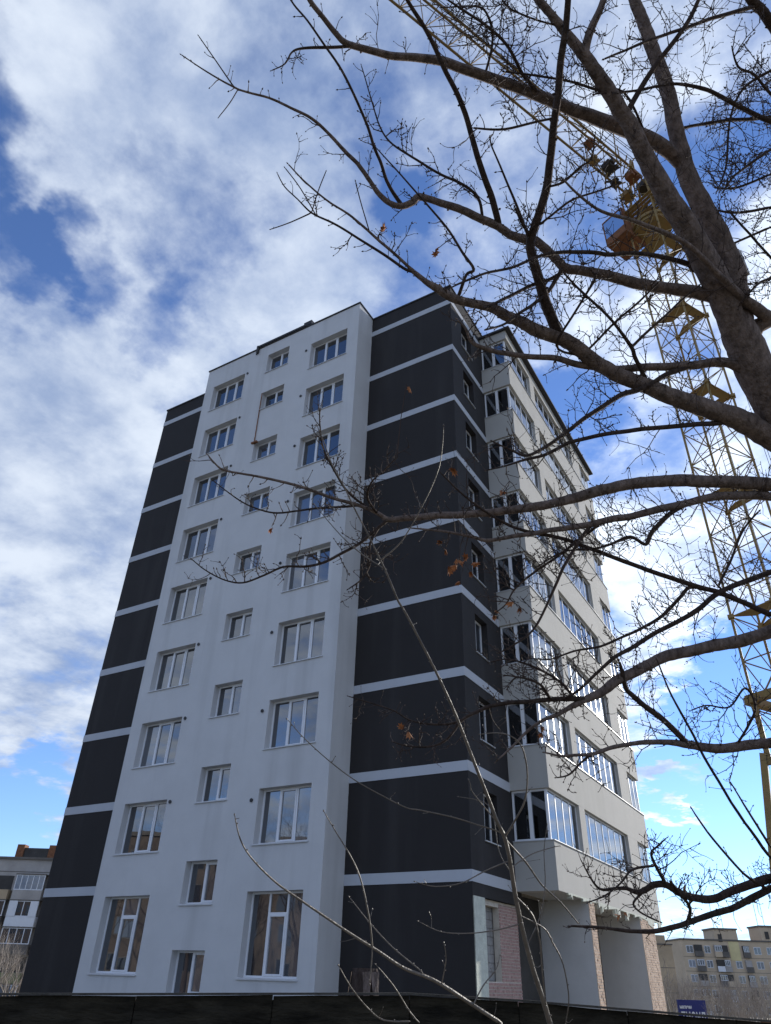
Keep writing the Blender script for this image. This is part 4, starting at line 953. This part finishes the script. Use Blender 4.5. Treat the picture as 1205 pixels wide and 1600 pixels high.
for k in range(6):
    z = zt-2.5-k*FL
    fr.box('joint', 'far_joint', xl, xr, -.012, .05, z-.78, z-.70)
    for (ua, wpx, kind) in ((1072, 9, 'w'), (1084, 10, 'b'), (1100, 8, 'w'), (1115, 10, 'b'), (1126, 8, 'b'), (1145, 8, 'w'), (1159, 8, 'b'), (1177, 9, 'w'), (1197, 8, 'w'), (1216, 8, 'b'), (1233, 8, 'w'), (1252, 8, 'b'), (1270, 8, 'w')):
        xa, _ = fr.px(ua, 1480); w = wpx*205/1112*.95
        if xa < xl+.3: xa = xl+.5
        if kind == 'w': fr.win(xa, z, w, 1.45, 0, 'far_glass', 2)
        else:
            rc = fr.box('balcony', ['far_dark', 'far_dark', 'panel_grey'][(k+ua) % 3], xa, xa+w, -.5, -.02, z-.6, z+1.6)  # solid boxes; the dark ones paint the shade of recessed balconies
            fr.box('parapet', ['panel_ochre', 'far_joint', 'far_white', 'panel_grey', 'far_joint'][(k*2+ua) % 5], xa-.1, xa+w+.1, -.62, -.51, z-.7, z+.35, rc)
            if (k+ua) % 2: fr.win(xa+.1, z+.4, w-.2, 1.1, .55, 'far_glass', 3)
# ---- tan gable between them
fm = Far('panel_apartment_block', 'tan windowless gable end with stepped roof beside the brick pier', (1045, 1540), 120)
x0, _ = fm.px(1026, 1475); x1, z1 = fm.px(1049, 1475); _, z2 = fm.px(1035, 1461)
xm, _ = fm.px(1040, 1465)
fm.box('wall', 'panel_tan', x0-9, x1, 0, 30, -4, z1); fm.box('roof_house', 'panel_tan', x0-6, xm, .3, 10, z1, z2); fm.box('roof', 'far_joint', x0-9.2, x1+.12, -.1, 30, z1-.14, z1+.02)
for k in range(1, 6): fm.box('joint', 'far_joint', x0-9, x1, -.015, .05, z1-k*2.8, z1-k*2.8+.07)
# ---- blue sign with its lettering
SG = Far('billboard', 'blue roadside sign with white lettering above the fence', (1080, 1585), 46, 0, 'sign')
xa, za = SG.px(1058, 1567); xb, zb_ = SG.px(1101, 1563); zl = SG.px(1080, 1600)[1]
SG.box('panel', 'sign_blue', xa, xb, -.05, .05, zl, zb_)
for xx in (xa+.3, xb-.3): MB().bar((xx, .1, -.3), (xx, .1, zb_-.2), .05, 6).build('post', 'cable', SG.root)
def text(body, x, z, size, root, w=None):
    c = bpy.data.curves.new('lettering', 'FONT'); c.body = body; c.size = size; c.extrude = .004; c.offset = .008
    t = bpy.data.objects.new('lettering', c); COL.objects.link(t); dg = bpy.context.evaluated_depsgraph_get()
    me = bpy.data.meshes.new_from_object(t.evaluated_get(dg)); bpy.data.objects.remove(t)
    me.materials.clear(); me.materials.append(MATS['sign_white']); o = link('lettering', me, root)
    o.location = (x, -.058, z); o.rotation_euler = (R(90), 0, 0)
    xs = [v.co.x for v in me.vertices]
    if w and xs: o.scale.x = w/(max(xs)-min(xs))
    return o
wpx = (xb-xa)/43
text('ТИОУЛ', xa+3.2*wpx, zb_-1.02, .72, SG.root, 36*wpx)
text('магазин', xa+2.5*wpx, zb_-.36, .2, SG.root, 18*wpx)

# ------------------------------------------------------------------ shrubs and trees further off
rng = random.Random(31)
SH = [(1068, 1500, 84), (1092, 1497, 92), (1112, 1490, 80), (1133, 1505, 76), (1152, 1495, 88), (1172, 1505, 72), (1192, 1498, 82), (1212, 1500, 74), (1120, 1522, 60), (1165, 1530, 56), (1195, 1535, 54), (1235, 1510, 66), (1105, 1545, 44), (1135, 1548, 42), (1168, 1550, 40), (1198, 1548, 43), (1085, 1520, 66), (1148, 1515, 64), (1180, 1512, 60)]
for i, (u, v, dist) in enumerate(SH):
    D_ = ray(u, 1560); b = CAM+D_*(dist/Vector((D_.x, D_.y, 0)).length); D2 = ray(u, v); zt_ = (CAM+D2*(dist/Vector((D2.x, D2.y, 0)).length)).z
    b.z = gz(b.x, b.y)
    bare_plant('bare_shrub', 'tangled grey bare shrub in the thicket before the ochre block', 'shrub', b, (zt_-b.z)*.86, rng, 3, 6, .6, .017, group='bare shrubs before the ochre block')
for (u, v, dist) in ((1043, 1490, 70), (1053, 1515, 64)):
    D_ = ray(u, 1560); b = CAM+D_*(dist/Vector((D_.x, D_.y, 0)).length); D2 = ray(u, v); zt_ = (CAM+D2*(dist/Vector((D2.x, D2.y, 0)).length)).z; b.z = gz(b.x, b.y)
    bare_plant('bare_shrub', 'bare brown shrub standing before the tan gable end', 'shrub', b, (zt_-b.z)*1.05, rng, 3, 5, .6, .016, group='shrubs before the tan gable')
for (u, v, dist) in ((-12, 1450, 60), (12, 1470, 66), (35, 1500, 62), (-40, 1440, 58)):
    D_ = ray(u, 1560); b = CAM+D_*(dist/Vector((D_.x, D_.y, 0)).length); D2 = ray(u, v); zt_ = (CAM+D2*(dist/Vector((D2.x, D2.y, 0)).length)).z; b.z = gz(b.x, b.y)
    bare_plant('bare_shrub', 'pale bare shrub standing before the grey panel block', 'shrub', b, (zt_-b.z)*1.05, rng, 3, 5, .55, .014, group='shrubs before the grey block')
# trees across the yard, mirrored in the lower windows
for (x, y, h) in ((-19, -15, 9.5), (-27, -22, 12), (-23, -29, 13), (-35, -25, 12), (-31, -37, 14), (-43, -36, 13), (-16, -24, 11), (-50, -29, 13), (-38, -46, 14), (-13, -31, 12), (-40, -31, 12), (-34, -30, 11), (-45, -27, 12), (-29, -29, 11), (-37, -37, 13), (-24, -20, 9), (-20, -27, 10)):
    bare_plant('yard_tree', 'bare yard tree standing across from the white front, mirrored in its windows', 'tree', (x, y, 0), h, rng, 5, 1, .75, .016, 'twig_bark', group='trees across the yard')

yb = thing('brick_block', 'brown brick apartment block across the yard, mirrored in the lowest windows', 'building', (-58, -44, 0), R(-38))
MB().box(-24, 24, -6, 6, 0, 13.5).build('wall', 'yard_brick', yb); MB().box(-24.3, 24.3, -6.3, 6.3, 13.5, 13.9).build('roof', 'far_joint', yb)
for k in range(4):
    for i in range(-7, 8):
        w_ = MB().box(i*3.1-.75, i*3.1+.75, 5.98, 6.06, 1.6+k*3, 3.2+k*3).build('window', 'far_joint', yb); MB().box(i*3.1-.66, i*3.1+.66, 6.03, 6.09, 1.7+k*3, 3.1+k*3).build('pane', 'far_glass', w_)
